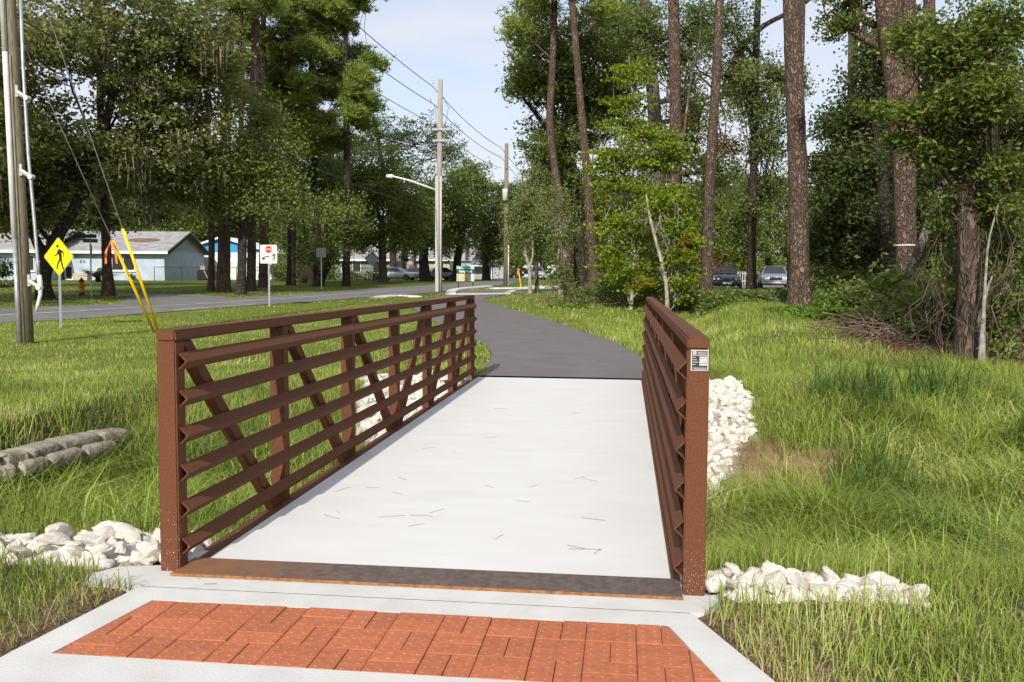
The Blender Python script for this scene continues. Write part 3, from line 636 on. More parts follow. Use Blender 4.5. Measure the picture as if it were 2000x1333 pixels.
def scatter_fill(n, xr_, yr_, smin, smax, cond, lift=.05):
    out = []
    for _ in range(n*4):
        if len(out) >= n: break
        x, y = random.uniform(*xr_), random.uniform(*yr_)
        if cond(x, y): s = random.uniform(smin, smax); out.append((x, y, s, HZ(x, y)+s*lift))
    return out
zone1 = lambda x, y: bool(rockzone(np.array(x), np.array(y)))
G1 = scatter_rocks(62, (-2.85, -1.36), (.0, .75), .035, .10, lambda x, y: zone1(x, y) and not (x > -1.6 and y < .1), heap=lambda x, y: .06*max(0, 1-abs(x+1.75)/.9))
G2 = scatter_rocks(24, (1.42, 2.45), (.03, .28), .035, .072, zone1, heap=lambda x, y: .045*max(0, 1-(x-1.4)/1.1))
G3 = scatter_rocks(140, (1.26, 3.1), (4.4, 8.75), .045, .105, lambda x, y: zone1(x, y) and x > 1.22)
G4 = scatter_rocks(76, (-3.0, -1.24), (4.4, 8.75), .06, .14, lambda x, y: zone1(x, y) and x < -1.22)
rock_objs = 0
for G_, lab, grp in ((G1, 'white limestone rock in the heap beside the left end post', 'rocks beside the left end post'), (G2, 'white limestone rock in the row behind grass beside the post with the maker plate', 'rocks beside the post with the maker plate'),
                     (G3, 'cream limestone rock on the bank right of the bridge, next to the bare soil', 'rocks on the bank right of the bridge'), (G4, 'cream limestone rock on the far bank seen through the left railing', 'rocks seen through the left railing')):
    for x, y, s, z in G_:
        o = mobj('limestone_rock', random.choice(RM), None, (x, y, z)); o.scale = (s*random.uniform(.9, 1.25), s*random.uniform(.85, 1.1), s*random.uniform(.8, 1.1)); o.rotation_euler = (random.uniform(-.5, .5), random.uniform(-.5, .5), random.uniform(0, 6.28))
        tag(o, lab, 'rock', grp); rock_objs += 1
fill = []
for (xa, xb, ya, yb, n, cond) in ((-2.9, -1.3, .0, .8, 160, zone1), (1.36, 2.8, 0, .4, 60, zone1), (-3.0, 3.1, 4.3, 8.75, 1300, zone1)):
    fill += scatter_fill(n*2, (xa, xb), (ya, yb), .03, .075, lambda x, y, c=cond: c(x, y) and not (-1.6 < x < 1.42 and y < .12) and not (abs(x) < 1.62 and y > 8.45) and not (abs(x) < 1.3 and y > 7.5), lift=.05)
Vs = []; Fs = []; c = 0; cache = [(np.array([v.co for v in m_.vertices]), np.array([p.vertices for p in m_.polygons])) for m_ in RM1]
for x, y, s, z in fill:
    V0, F0 = random.choice(cache); a = random.uniform(0, 6.28); R_ = np.array([[math.cos(a), -math.sin(a), 0], [math.sin(a), math.cos(a), 0], [0, 0, 1]])
    Vs.append(V0@R_.T*s+np.array([x, y, z])); Fs.append(F0+c); c += len(V0)
tag(mobj('rock_fill', npmesh('rock_fill', np.concatenate(Vs), np.concatenate(Fs), 'limestone', False)), 'small white limestone rubble filling gaps between the bigger rocks', 'rubble', kind='stuff')

# old bag wall of concrete at the ditch side
wallr = empty('retaining_wall', (-4.8, 4.3, -.9), 'low grey retaining wall of old mortared concrete bags in the ditch grass', 'wall')
def bag(name, a, b_, r_):
    a = np.array(a); b_ = np.array(b_); n = 13; t_ = np.linspace(0, 1, n); P = a+(b_-a)*t_[:, None]; T = unit((b_-a)[None])[0]; S = unit(np.cross(T, [0, 0, 1.])[None])[0]
    an = np.arange(16)*2*math.pi/16; cs = np.sign(np.cos(an))*np.abs(np.cos(an))**.55; sn = np.sign(np.sin(an))*np.abs(np.sin(an))**.55
    R_ = np.clip((1-(2*t_-1)**24), .62, 1)*(1+.025*rng.normal(size=n)); rr = 1+.018*rng.normal(size=(n, 16))
    V_ = P[:, None]+(R_[:, None]*rr)[..., None]*(cs[None, :, None]*S*r_*1.35+sn[None, :, None]*np.array([0, 0, 1.])*r_*.74)
    V_[0] += T*rng.uniform(-.03, .03, (16, 1)); V_[-1] += T*rng.uniform(-.03, .03, (16, 1)); V_ = V_.reshape(-1, 3)-np.array([-4.8, 4.3, -.9])
    i = np.arange(n-1)[:, None]*16; j = np.arange(16)[None]; jn = (j+1) % 16; F_ = np.stack([i+j, i+jn, i+16+jn, i+16+j], -1).reshape(-1, 4)
    caps = np.array([list(range(16))]); me = npmesh(name, V_, [F_, caps[:, ::-1], caps+16*(n-1)], 'old_concrete', True); me.set_sharp_from_angle(angle=.7); mobj(name, me, wallr)
tops = [(-.8, 870+10), (35, 866), (97, 850), (179, 833), (236, 825)]
BW = [AT(-90, 893, 8.3), AT(-10, 876, 8.6), AT(36, 868, 8.85), AT(98, 851, 9.3), AT(180, 835, 9.9), AT(238, 828, 10.3)]
for i_ in range(5):
    g = (BW[i_+1]-BW[i_])*.012; bag('concrete_bag', BW[i_]+g-[0, 0, .12], BW[i_+1]-g-[0, 0, .12], .105)
for i_ in range(4):
    o_ = np.array([.06, -.03, -.22]); a = BW[i_]*.55+BW[i_+1]*.45+o_; b2 = BW[i_+1]*.55+BW[i_+2]*.45+o_; bag('concrete_bag', a, b2-(b2-a)*.05, .115)

# ------------------------------------------------------------------ houses
def Wp(lat, d, z): x, y = Wd(lat, d); return (x, y, z)
def local_root(name, lat, d, label, cat, group=None, z=None):
    x, y = Wd(lat, d); return empty(name, (x, y, HZ(x, y) if z is None else z), label, cat, group, rz=YW)
def window(parent, x0, x1, z0, z1, y, fr='white_paint', bars=0, mull=1):
    t_ = .08; mb = MB(); mb.box(x0, x1, y-.03, y-.01, z0, z1); w_ = mb.build('window', 'dark_glass', parent)
    mb = MB(); mb.box(x0-t_, x0, y-.07, y, z0-t_, z1+t_); mb.box(x1, x1+t_, y-.07, y, z0-t_, z1+t_); mb.box(x0, x1, y-.07, y, z1, z1+t_); mb.box(x0, x1, y-.07, y, z0-t_, z0)
    for i_ in range(mull): xm = x0+(x1-x0)*(i_+1)/(mull+1); mb.box(xm-.035, xm+.035, y-.06, y-.028, z0, z1)
    mb.build('frame', fr, w_)
    mb = MB(); mb.box(x0-.15, x1+.15, y-.14, y-.072, z0-.16, z0-t_-.002); mb.build('sill', fr, w_)
    for i_ in range(bars):
        xb = x0+(x1-x0)*(i_+.5)/bars; mb = MB(); mb.tube([(xb, y-.1, z0-.02), (xb, y-.1, z1+.02)], .012, 5); mb.build('bar', 'dark_iron', w_)
def gable_x(mb, x0, x1, y0, y1, ze, zr, ov=.5, th=.14):     # ridge along x
    ym = (y0+y1)/2; sl = (zr-ze)/(ym-y0)
    for sg, yy in ((-1, y0), (1, y1)):
        ye = yy+sg*ov; z_ = ze-ov*sl
        pl = [(ye, z_), (ym, zr), (ym, zr+th), (ye, z_+th)]; mb.prism(pl, x0-ov, x1+ov, 'x')
# house 1: pale blue, ridge parallel to the road
h1 = local_root('house', -32, 85, 'pale blue single storey house with low grey shingle roof and barred window', 'house')
mb = MB(); mb.box(-9.2, 0, 0, 11, -.4, 2.75); mb.build('wall', 'blue_wall', h1)
mb = MB(); mb.prism([(0, 2.75), (11, 2.75), (5.5, 4.45)], -.02, .0, 'x'); mb.build('gable_wall', 'gable_grey', h1)
mb = MB(); mb.prism([(0, 2.751), (11, 2.751), (5.5, 4.45)], -9.2, -9.18, 'x'); mb.build('gable_wall', 'gable_grey', h1)
mb = MB(); gable_x(mb, -9.2, 0, 0, 11, 2.75, 4.6, .55); rf = mb.build('roof', 'roof_grey', h1)
mb = MB(); sl = (4.6-2.75)/5.5; V_ = []
for i_ in range(24):
    a = i_/24*6.283; yy = 2.6+.62*math.sin(a)*(1+.1*math.sin(3*a)); V_.append((-2.9+1.45*math.cos(a)*(1+.08*math.cos(2*a)), yy, 2.75+yy*sl+.175))
mb.add(V_, [tuple(range(24))]); mb.build('bare_patch', 'rusty_patch', rf)
mb = MB(); mb.box(-9.8, .58, -.72, -.60, 2.42, 2.66); mb.build('fascia', 'white_paint', h1)
for a in (0, 1):
    y0_, y1_ = (-.58, 5.5) if a == 0 else (5.5, 11.58); mb = MB(); z0_, z1_ = 2.53, 4.58
    mb.prism([(y0_, z0_ if a == 0 else z1_), (y1_, z1_ if a == 0 else z0_), (y1_, (z1_ if a == 0 else z0_)-.2), (y0_, (z0_ if a == 0 else z1_)-.2)], .552, .60, 'x'); mb.build('barge_board', 'oak_bark', h1)
window(h1, -4.75, -2.75, .95, 2.35, -.002, bars=14, mull=1)
window(h1, -9.05, -8.5, .1, 1.2, -.002, bars=4, mull=0)
mb = MB(); mb.box(-8.2, -6.9, -.5, -.05, -.2, .62); mb.build('planter', 'tan_wall', h1)
for tx, ch in ((-7.65, '8'), (-7.35, '0'), (-6.75, '4')): text_mb(ch, .42, 'sign_black', 'house_number', h1, (tx, -.03, 1.55))
for tx, ch in ((-8.05, 'K'), (-7.6, 'T'), (-6.62, 'A'), (-6.35, 'T')): text_mb(ch, .27, 'dark_iron', 'lettering', h1, (tx, -.03, 2.05))
h1b = local_root('house', -41.5, 82.5, 'white front wing of a house behind the leaning oak trunk, grey roof with pale edge', 'house')
mb = MB(); mb.box(-12, 0, 0, 10, -.4, 2.8); mb.build('wall', 'blue_wall', h1b); mb = MB(); gable_x(mb, -12, 0, 0, 10, 2.8, 4.7, .6); mb.build('roof', 'roof_grey', h1b)
mb = MB(); mb.box(-12.6, .62, -.78, -.66, 2.42, 2.68); mb.build('fascia', 'white_paint', h1b); window(h1b, -6.2, -5.4, .7, 2.2, -.002, bars=0)
mb = MB(); mb.box(-9.6, -7.8, -.06, -.002, -.1, 2.15); mb.build('door', 'white_paint', h1b); window(h1b, -2.6, -1.2, .9, 2.2, -.002, mull=1)
# house 2: white with bright blue gable
h2 = local_root('house', -30.5, 97, 'white cottage with bright blue gable behind the tall tree trunks', 'house')
mb = MB(); mb.box(-4.6, 5.2, 0, 9, -.4, 2.85); mb.build('wall', 'white_paint', h2)
mb = MB(); mb.prism([(-4.6, 2.852), (5.2, 2.852), (.1, 4.3)], -.02, .05, 'y'); mb.build('gable_wall', 'bright_blue', h2)
mb = MB(); mb.prism([(-5.2, 2.62), (.1, 4.33), (.1, 4.53), (-5.2, 2.82)], -.5, 9.3, 'y'); mb.prism([(.1, 4.33), (5.8, 2.62), (5.8, 2.82), (.1, 4.53)], -.5, 9.3, 'y'); mb.build('roof', 'white_paint', h2)
window(h2, -3.9, -3.1, .9, 2.3, -.002); window(h2, 2.0, 3.2, .9, 2.3, -.002)
# house 3 in shade
h3 = local_root('house', -21.5, 112, 'small dark green house with grey roof and white fascia under shade trees', 'house')
mb = MB(); mb.box(0, 7.5, 0, 8, -.4, 2.5); mb.build('wall', 'green_wall', h3); mb = MB(); gable_x(mb, 0, 7.5, 0, 8, 2.5, 4.2, .5); mb.build('roof', 'roof_grey', h3)
mb = MB(); mb.box(-.5, 8, -.66, -.56, 2.2, 2.42); mb.build('fascia', 'white_paint', h3)
for a in (.8, 2.2, 4.6): window(h3, a, a+.9, .9, 2.1, -.002, mull=0)
# pink house, tan house, far hip roof, gable cottage
h4 = local_root('house', -14.6, 132, 'pale pink house with a white framed window behind parked cars', 'house')
mb = MB(); mb.box(-.5, 5.2, 0, 8, -.4, 3.0); mb.build('wall', 'pink_wall', h4); mb = MB(); gable_x(mb, -.5, 5.2, 0, 8, 3.0, 4.4, .4); mb.build('roof', 'white_paint', h4)
window(h4, 1.05, 1.95, .9, 2.4, -.002, mull=0)
h5 = local_root('house', -9.6, 118, 'tan house with grey roof half hidden behind the double utility pole', 'house')
mb = MB(); mb.box(-3, 1.6, 0, 7, -.4, 2.6); mb.build('wall', 'tan_wall', h5); mb = MB(); gable_x(mb, -3, 1.6, 0, 7, 2.6, 3.9, .5); mb.build('roof', 'roof_grey', h5); mb = MB(); mb.box(-3.5, 2.1, -.64, -.55, 2.34, 2.52); mb.build('fascia', 'white_paint', h5); window(h5, -.2, .8, .9, 2.1, -.002)
h6 = local_root('house', -7.6, 150, 'distant grey hip roofed house seen above the park sign', 'house')
mb = MB(); mb.box(-1.5, 6.5, 0, 8, -.4, 2.8); mb.build('wall', 'gable_grey', h6)
mb = MB(); mb.add([(-2, -.5, 2.8), (7, -.5, 2.8), (7, 8.5, 2.8), (-2, 8.5, 2.8), (.6, 4, 5.0), (4.9, 4, 5.0)], [(0, 1, 5, 4), (1, 2, 5), (2, 3, 4, 5), (3, 0, 4), (3, 2, 1, 0)]); mb.build('roof', 'roof_grey', h6); window(h6, 1, 2, 1, 2.2, -.002)
h7 = local_root('house', -4.3, 128, 'distant small grey cottage with steep gable and white porch', 'house')
mb = MB(); mb.box(-1.5, 1.5, 0, 6, -.4, 2.1); mb.build('wall', 'gable_grey', h7); mb = MB(); mb.prism([(-1.7, 2.1), (1.7, 2.1), (0, 4.3)], -.3, 6, 'y'); mb.build('roof', 'roof_grey', h7)
mb = MB(); mb.box(-1.6, 1.6, -1.6, -.31, 1.75, 1.95); mb.build('porch_roof', 'white_paint', h7)
for a in (-1.45, 1.4):
    mb = MB(); mb.box(a, a+.1, -1.5, -1.4, -.3, 1.75); mb.build('porch_post', 'white_paint', h7)
h8 = local_root('shelter', -2.1, 105, 'small yellow canopy on thin posts under the street oaks', 'shelter')
mb = MB(); mb.box(-.7, .7, -.5, .5, 1.55, 1.75); mb.build('canopy', 'sign_gold', h8, bevel=.04)
for a in (-.6, .56):
    for c_ in (-.45, .4): mb = MB(); mb.box(a, a+.05, c_, c_+.05, -.2, 1.55); mb.build('post', 'tan_wall', h8)
fl_ = local_root('flag', -5.0, 98, 'pale pink cloth banner hanging from a thin pole under street oaks', 'flag')
mb = MB(); mb.tube([(0, 0, -.1), (0, 0, 4.2)], .03, 6); mb.build('flag_pole', 'pvc', fl_); mb = MB(); mb.add([(.03+.1*(i_ % 2)*.6+.0*i_, .07*math.sin(i_*2.1), z_) if s_ == 0 else (.42-.05*abs(z_-3.2)+.05*math.sin(i_), .1*math.cos(i_*1.7), z_-.12) for i_, z_ in enumerate(np.linspace(4.1, 2.2, 7)) for s_ in (0, 1)], [(2*i_, 2*i_+1, 2*i_+3, 2*i_+2) for i_ in range(6)]); mb.build('cloth', 'pink_wall', fl_, smooth=True)
hp = local_root('junk_heap', -29.2, 89, 'dark covered heap standing against the gable wall of the pale blue house', 'heap')
mb = MB(); mb.box(-1.1, 0, -.4, .5, -.05, 1.0); mb.build('bin', 'dark_stuff', hp, bevel=.12); mb = MB(); mb.box(-.75, -.3, -.3, .2, 1.0, 1.35); mb.build('box', 'tan_wall', hp, bevel=.03); mb = MB(); mb.box(.25, .9, -.3, .5, -.05, .85); mb.build('bin', 'dark_stuff', hp, bevel=.1)
mb = MB(); mb.prism([(.05, 0), (.16, 0), (-.3, .95), (-.38, .9)], -.52, -.44, 'y'); mb.build('plank', 'pole_grey', hp)

# chain link fence
fn = local_root('chain_link_fence', -29, 80, 'thin chain link fence along the yards behind the tall trunks', 'fence')
mb = MB(); mb.tube([(-2, 0, 1.25), (17, 0, 1.25)], .025, 5); mb.build('top_rail', 'dark_iron', fn)
for i_ in range(9): mb = MB(); mb.tube([(-2+i_*2.37, 0, -.3), (-2+i_*2.37, 0, 1.28)], .03, 5); mb.build('post', 'dark_iron', fn)
paths = [(np.array([(-2+i_*.22, 0, 0), (-2+i_*.22+1.2*s_, 0, 1.24)]), .006) for i_ in range(80) for s_ in (-1, 1)]
mobj('chain_mesh', tubes_mesh('chain_mesh', paths, 'dark_iron', 3), fn)['kind'] = 'stuff'
fn = local_root('picket_fence', 16, 78, 'pale open fence behind the dark sedan in the parking lot', 'fence')
for i_ in range(34): mb = MB(); mb.box(-3+i_*.2, -3+i_*.2+.07, 0, .03, -.2, 1.15); mb.build('picket', 'sign_grey', fn)
for z_ in (.3, .95): mb = MB(); mb.box(-3.1, 3.9, .032, .07, z_, z_+.08); mb.build('rail', 'sign_grey', fn)

# ------------------------------------------------------------------ utility poles, wires, guys
PB = GP(50, 672); D1 = DEP(PB[0], PB[1])
up = empty('utility_pole', PB, 'weathered wooden utility pole with a white conduit beside the yellow crossing sign', 'pole')
top = AT(-12, -560, D1)-PB; lean = top/top[2]
mb = MB(); mb.tube([lean*z_ for z_ in (-.3, 3, 7, 13.2)], [.165, .155, .145, .12], 18); mb.build('pole', 'pole_wood', up, smooth=True)
o1 = np.array([-.005, -.185, 0]); mb = MB(); mb.tube([lean*z_+o1 for z_ in (-.1, 2.2)], .05, 10); mb.build('conduit', 'galvanised', up, smooth=True)
mb = MB(); mb.tube([lean*z_+o1 for z_ in (2.2, 6.05)], .056, 10); mb.tube([lean*z_+o1 for z_ in (6.07, 12)], .056, 10); mb.build('conduit', 'pvc', up, smooth=True)
o2 = np.array([.075, -.145, 0]); mb = MB(); mb.tube([lean*z_+o2 for z_ in (-.1, 6)], .022, 8); mb.build('ground_wire_cover', 'pole_wood', up, smooth=True)
ca_ = [AT(x, y, D1-.1)-PB for x, y in ((38, -60), (45, 130), (55, 300), (66, 420), (74, 515), (76, 540))]
mb = MB(); mb.tube(ca_, .035, 8); mb.build('riser_pipe', 'galvanised', up, smooth=True)
ca_ = [AT(x, y, D1-.1)-PB for x, y in ((76, 538), (78, 552), (79, 575), (74, 595), (70, 609))]
mb = MB(); mb.tube(ca_, [.05, .055, .04, .035, .02], 8); mb.build('pipe_end', 'pvc', up, smooth=True)
for (x, y) in ((46, 186), (54, 340), (70, 556)):
    a = AT(x-14, y-6, D1-.1)-PB; c_ = AT(x+7, y+6, D1-.1)-PB
    mb = MB(); mb.tube([a-[0, 0, .1], a+[0, 0, .14]], .03, 4); mb.tube([a, c_], [.05, .035], 4); mb.tube([c_-[.0, .06, 0], c_+[.0, .06, 0]], .055, 8); mb.build('bracket', 'pvc', up)
anchor = GP(308, 651)
def guy(ptop, guard_px, label, guard_m, off, ribbon=False):
    A = anchor+np.array([off, 0, -.05]); g = empty('guy_wire', A, label, 'guy wire'); T = ptop-A
    mb = MB(); mb.tube([T*.0, T], .011, 6); mb.build('wire', 'guy_steel', g)
    # guard length from the photo row of its top end
    best = min(np.linspace(.02, .9, 600), key=lambda s_: abs((666.5-F*((A+T*s_-CAM)@UP)/((A+T*s_-CAM)@fw))-guard_px)); mb = MB(); mb.tube([T*.012, T*best], .036, 10); mb.build('yellow_guard', guard_m, g, smooth=True)
    if ribbon:
        q = T*best
        for dx in (-.12, .12): mb = MB(); mb.add([q+[-.02, -.05, 0], q+[.02, -.05, .0], q+[dx+.035, -.1, -.28], q+[dx*1.15+.03, -.08, -.55], q+[dx*1.15-.02, -.08, -.55], q+[dx-.025, -.1, -.28]], [(0, 1, 2, 5), (5, 2, 3, 4)]); mb.build('orange_ribbon', 'orange_ribbon', g)
guy(PB+lean*9.6, 447, 'guy wire with upright bright yellow guard, the steeper of the pair', 'yellow_plastic', .05)
guy(PB+lean*6.9, 470, 'slanting guy wire with yellow guard and orange ribbon tied at its top', 'yellow_plastic', -.06, True)
P2 = GP(857, 571); D2 = DEP(P2[0], P2[1]); zt = lambda py: AT(858, py, D2)[2]-P2[2]
u2 = empty('utility_pole', P2, 'tall wooden power pole with crossarms and a street lamp arm by the road', 'pole')
mb = MB(); mb.tube([(0, 0, -.3), (.04, 0, zt(350)), (.10, 0, zt(163))], [.20, .165, .13], 14); mb.build('pole', 'pole_grey', u2, smooth=True)
mb = MB(); mb.box(-.17, .03, -.26, -.14, 0, zt(347)); mb.build('cable_cover', 'sign_grey', u2, bevel=.03); mb = MB(); mb.tube([(.14, -.16, 0), (.17, -.15, zt(347))], .035, 8); mb.build('conduit', 'pvc', u2, smooth=True)
lamp = [(-.1, -.2, zt(374)), (-1.6, -.25, zt(356)), (-2.55, -.25, zt(348)), (-2.7, -.25, zt(347.5))]
mb = MB(); mb.tube(lamp, [.055, .05, .045, .045], 8); am = mb.build('lamp_arm', 'white_paint', u2, smooth=True)
mb = MB(); mb.tube([(-2.6, -.25, zt(347.3)), (-2.75, -.25, zt(347)), (-3.05, -.25, zt(346.7)), (-3.12, -.25, zt(346.7))], [.05, .13, .11, .02], 8); mb.build('lamp_head', 'pvc', am, smooth=True)
for py, w0, w1 in ((257.5, -.85, .8), (279, -.35, .75)):
    mb = MB(); mb.box(w0, w1, -.22, -.12, zt(py)-.07, zt(py)+.07); cr_ = mb.build('crossarm', 'gable_grey', u2)
    for x in np.linspace(w0+.1, w1-.05, 4):
        if abs(x) < .15: continue
        mb = MB(); mb.lathe([(.02, 0), (.05, .03), (.03, .08), (.05, .12), (.03, .17), (.05, .2), (.015, .26)], 8, (x, -.17, zt(py)-.40)); mb.build('fuse_cutout', 'red_bark', cr_)
for dx, py in ((-.33, 171), (-.45, 206)):
    mb = MB(); mb.lathe([(.02, 0), (.06, .03), (.03, .07), (.06, .11), (.03, .15), (.06, .19), (.02, .22)], 8, (dx, -.1, zt(py))); mb.build('insulator', 'pvc', u2)
def hang(a, b_, sag, n=24):
    t_ = np.linspace(0, 1, n)[:, None]; p = a*(1-t_)+b_*t_; p[:, 2] -= (4*sag*t_*(1-t_))[:, 0]; return p
P3 = GP(988, 559); D3 = DEP(P3[0], P3[1])
u3 = empty('utility_pole', P3, 'farther bare wooden utility pole beyond the park sign, with a white box', 'pole')
h3z = AT(987, 284, D3)[2]-P3[2]; mb = MB(); mb.tube([(0, 0, -.3), (0, 0, h3z)], [.2, .14], 12); mb.build('pole', 'pole_wood', u3, smooth=True)
zb = AT(987, 383, D3)[2]-P3[2]; mb = MB(); mb.lathe([(.05, -.45), (.2, -.42), (.22, .3), (.2, .42), (.03, .46)], 12, (-.05, -.36, zb)); mb.build('transformer', 'pvc', u3, smooth=True)
mb = MB(); mb.tube([(.2, -.1, 0), (.2, -.1, 3.3)], .05, 8); mb.build('conduit', 'pvc', u3, smooth=True)
A1 = PB+lean*13.0
def wire(name, label, segs, r_):
    base = segs[0][0]; root = empty(name, base, label, 'power line', None)
    for a, b_, sag, nm in segs: mobj(nm, tubes_mesh(nm, [(hang(np.array(a), np.array(b_), sag)-base, r_)], 'wire', 5), root)
q2 = lambda px, py: AT(px, py, D2-.15); q3 = lambda px, py: AT(px, py, D3)
P4 = AT(1052, 420, D3*1.9)
wire('power_line', 'topmost black power line running over the tall power pole', [(A1+[.3, 0, .9], q2(846, 170), .55, 'span'), (q2(846, 170), q3(979, 289), .35, 'span'), (q3(979, 289), AT(1060, 378, D3*1.6), .3, 'span')], .02)
wire('power_line', 'middle black power line passing just left of the power pole top', [(A1+[-.3, 0, -.1], q2(848, 205), .55, 'span'), (q2(848, 205), q3(979, 308), .35, 'span'), (q3(979, 308), AT(1060, 390, D3*1.6), .3, 'span')], .02)
wire('power_line', 'lowest of the three black power lines, behind the crossarms', [(A1+[-.9, 0, -1.0], q2(842, 240), .6, 'span'), (q2(842, 240), q3(979, 329), .35, 'span')], .018)
wire('cable_line', 'grey communication cable sloping down from the wooden pole into the trees', [(PB+lean*6.9, q2(856, 412), .55, 'span'), (q2(856, 412), q3(987, 391), .5, 'span')], .018)
for dx, py0, py1 in ((-.12, 205, 262), (.42, 190, 255)):
    a = q2(848 if dx < 0 else 866, py0); b_ = np.array(P2)+np.array([dx, -.2, zt(py1)]); m_ = (a+b_)/2+np.array([.25 if dx > 0 else .05, 0, .25]); mb = MB(); mb.tube(np.array([a, m_, b_])-P2, .014, 5); mb.build('jumper_wire', 'wire', u2)
mk = empty('marker_post', GP(1018, 561.5), 'yellow cable marker post with orange ribbon near the young forked tree', 'marker post')
mb = MB(); mb.tube([(0, 0, -.1), (-.22, 0, 1.35)], .045, 8); mb.build('post', 'yellow_plastic', mk); mb = MB(); mb.add([(-.25, -.06, 1.4), (-.12, -.06, 1.3), (-.2, -.06, .85), (-.3, -.06, .95)], [(0, 1, 2, 3)]); mb.build('orange_ribbon', 'orange_ribbon', mk)

# ------------------------------------------------------------------ signs
def ped(w, ox, oz, s, y, flip=1):
    """pictogram of a walking person as flat cut-out polygons: list of MB polygons"""
    head = [(ox+flip*(-.06+.052*math.cos(a))*s, oz+(.36+.052*math.sin(a))*s) for a in np.linspace(0, 6.283, 15)[:-1]]
    polys = [head, [(-.02, .27), (.05, .26), (.10, .20), (.11, .06), (.115, -.06), (.0, -.06), (-.01, .06), (-.06, .14)],
             [(-.03, .26), (-.09, .16), (-.10, .115), (-.22, .055), (-.225, .03), (-.07, .075), (-.02, .16)],
             [(.05, .26), (.18, .19), (.195, .16), (.19, 0), (.165, 0), (.155, .14), (.09, .165)],
             [(.0, -.06), (.075, -.06), (.03, -.13), (-.02, -.19), (-.08, -.37), (-.135, -.36), (-.075, -.16)],
             [(.05, -.06), (.115, -.06), (.125, -.14), (.19, -.38), (.135, -.39), (.06, -.17)]]
    mb = MB()
    for i_, p in enumerate(polys):
        q = p if i_ == 0 else [(ox+flip*a*s, oz+c_*s) for a, c_ in p]
        mb.prism(q, y, y-.0015-.0004*i_, 'y')
    return mb
def rsq(h, r_, n=5):
    P = []
    for cx_, cz_, a0 in ((h-r_, h-r_, 0), (-h+r_, h-r_, 90), (-h+r_, -h+r_, 180), (h-r_, -h+r_, 270)):
        for i_ in range(n): a = math.radians(a0+90*i_/(n-1)); P.append((cx_+r_*math.cos(a), cz_+r_*math.sin(a)))
    return P
rot45 = lambda P: [((a-c_)*.7071, (a+c_)*.7071) for a, c_ in P]
SB_ = GP(119, 641); DS = DEP(SB_[0], SB_[1]); sg = empty('crossing_sign', SB_, 'yellow diamond pedestrian crossing sign on a metal post', 'sign', rz=YW-.35)
zc = AT(119, 502, DS)[2]-SB_[2]
mb = MB(); mb.prism([(-.045, 0), (.045, 0), (.045, .012), (.02, .012), (.012, .04), (-.012, .04), (-.02, .012), (-.045, .012)], -.2, zc+.3); mb.build('post', 'galvanised', sg)
for a in np.arange(.2, zc-.6, .12): pass
mb = MB(); mb.prism(rot45(rsq(.375, .05)), -.004, -.007, 'y'); pn = mb.build('sign_panel', 'sign_yellow_pale', sg); pn.location.z = zc
mb = MB(); mb.prism(rot45(rsq(.361, .045)), -.0072, -.0085, 'y'); mb.build('border', 'sign_black', pn); mb = MB(); mb.prism(rot45(rsq(.349, .04)), -.0088, -.010, 'y'); mb.build('yellow_face', 'sign_yellow', pn)
ped(0, .02, -.02, .84, -.0103).build('walking_figure', 'sign_black', pn)
ST = GP(526, 599); DT = DEP(ST[0], ST[1]); s2 = empty('stop_here_sign', ST, 'white square sign with a red octagon and walking figure on a metal post', 'sign', rz=YW-.22)
zc = AT(526, 497, DT)[2]-ST[2]; mb = MB(); mb.prism([(-.04, 0), (.04, 0), (.04, .01), (.015, .04), (-.015, .04), (-.04, .01)], -.2, zc+.3); mb.build('post', 'galvanised', s2)
mb = MB(); mb.prism(rsq(.38, .05), -.004, -.007, 'y'); pn = mb.build('sign_panel', 'sign_white', s2); pn.location.z = zc
mb = MB(); mb.prism([(a, c_+.19) for a, c_ in [(.155*math.cos(math.radians(22.5+45*i_)), .155*math.sin(math.radians(22.5+45*i_))) for i_ in range(8)]], -.0072, -.009, 'y'); oc = mb.build('octagon', 'sign_red', pn)
text_mb('STOP', .105, 'sign_white', 'lettering', oc, (0, -.0095, .155), bold=.002)
text_mb('HERE', .085, 'sign_grey', 'lettering', pn, (-.19, -.0085, -.015)); text_mb('FOR', .085, 'sign_grey', 'lettering', pn, (-.02, -.0085, -.245))
mb = MB(); arc = [(.03, -.075), (-.06, -.06), (-.15, -.085), (-.21, -.14)]; arc2 = [(-.185, -.165), (-.13, -.125), (-.06, -.105), (.03, -.115)]; mb.prism(arc+arc2, -.0075, -.009, 'y'); mb.prism([(-.30, -.235), (-.26, -.10), (-.14, -.21)], -.0075, -.0092, 'y'); mb.build('arrow', 'sign_black', pn)
ped(0, .22, -.11, .46, -.0075).build('walking_figure', 'sign_black', pn)
SP = GP(179, 579); DP = DEP(SP[0], SP[1]); s3 = empty('street_name_sign', SP, 'street name sign with two green blades above the back of a stop sign', 'sign', rz=YW)
z1_ = AT(179, 464, DP)[2]-SP[2]; mb = MB(); mb.tube([(0, 0, -.2), (0, 0, z1_)], .035, 8); mb.build('post', 'galvanised', s3)
mb = MB(); mb.box(-.38, .32, -.03, -.015, z1_-.05, z1_+.14); mb.build('name_blade', 'sign_green', s3); mb = MB(); mb.box(-.012, .012, -.35, .35, z1_-.27, z1_-.08); o = mb.build('name_blade', 'sign_green', s3); o.rotation_euler.z = -.9
zo = AT(179, 492, DP)[2]-SP[2]; mb = MB(); mb.prism([(.38*math.cos(math.radians(22.5+45*i_)), zo+.38*math.sin(math.radians(22.5+45*i_))) for i_ in range(8)], .04, .046, 'y'); o = mb.build('stop_sign_back', 'gable_grey', s3); o.rotation_euler.z = -1.05
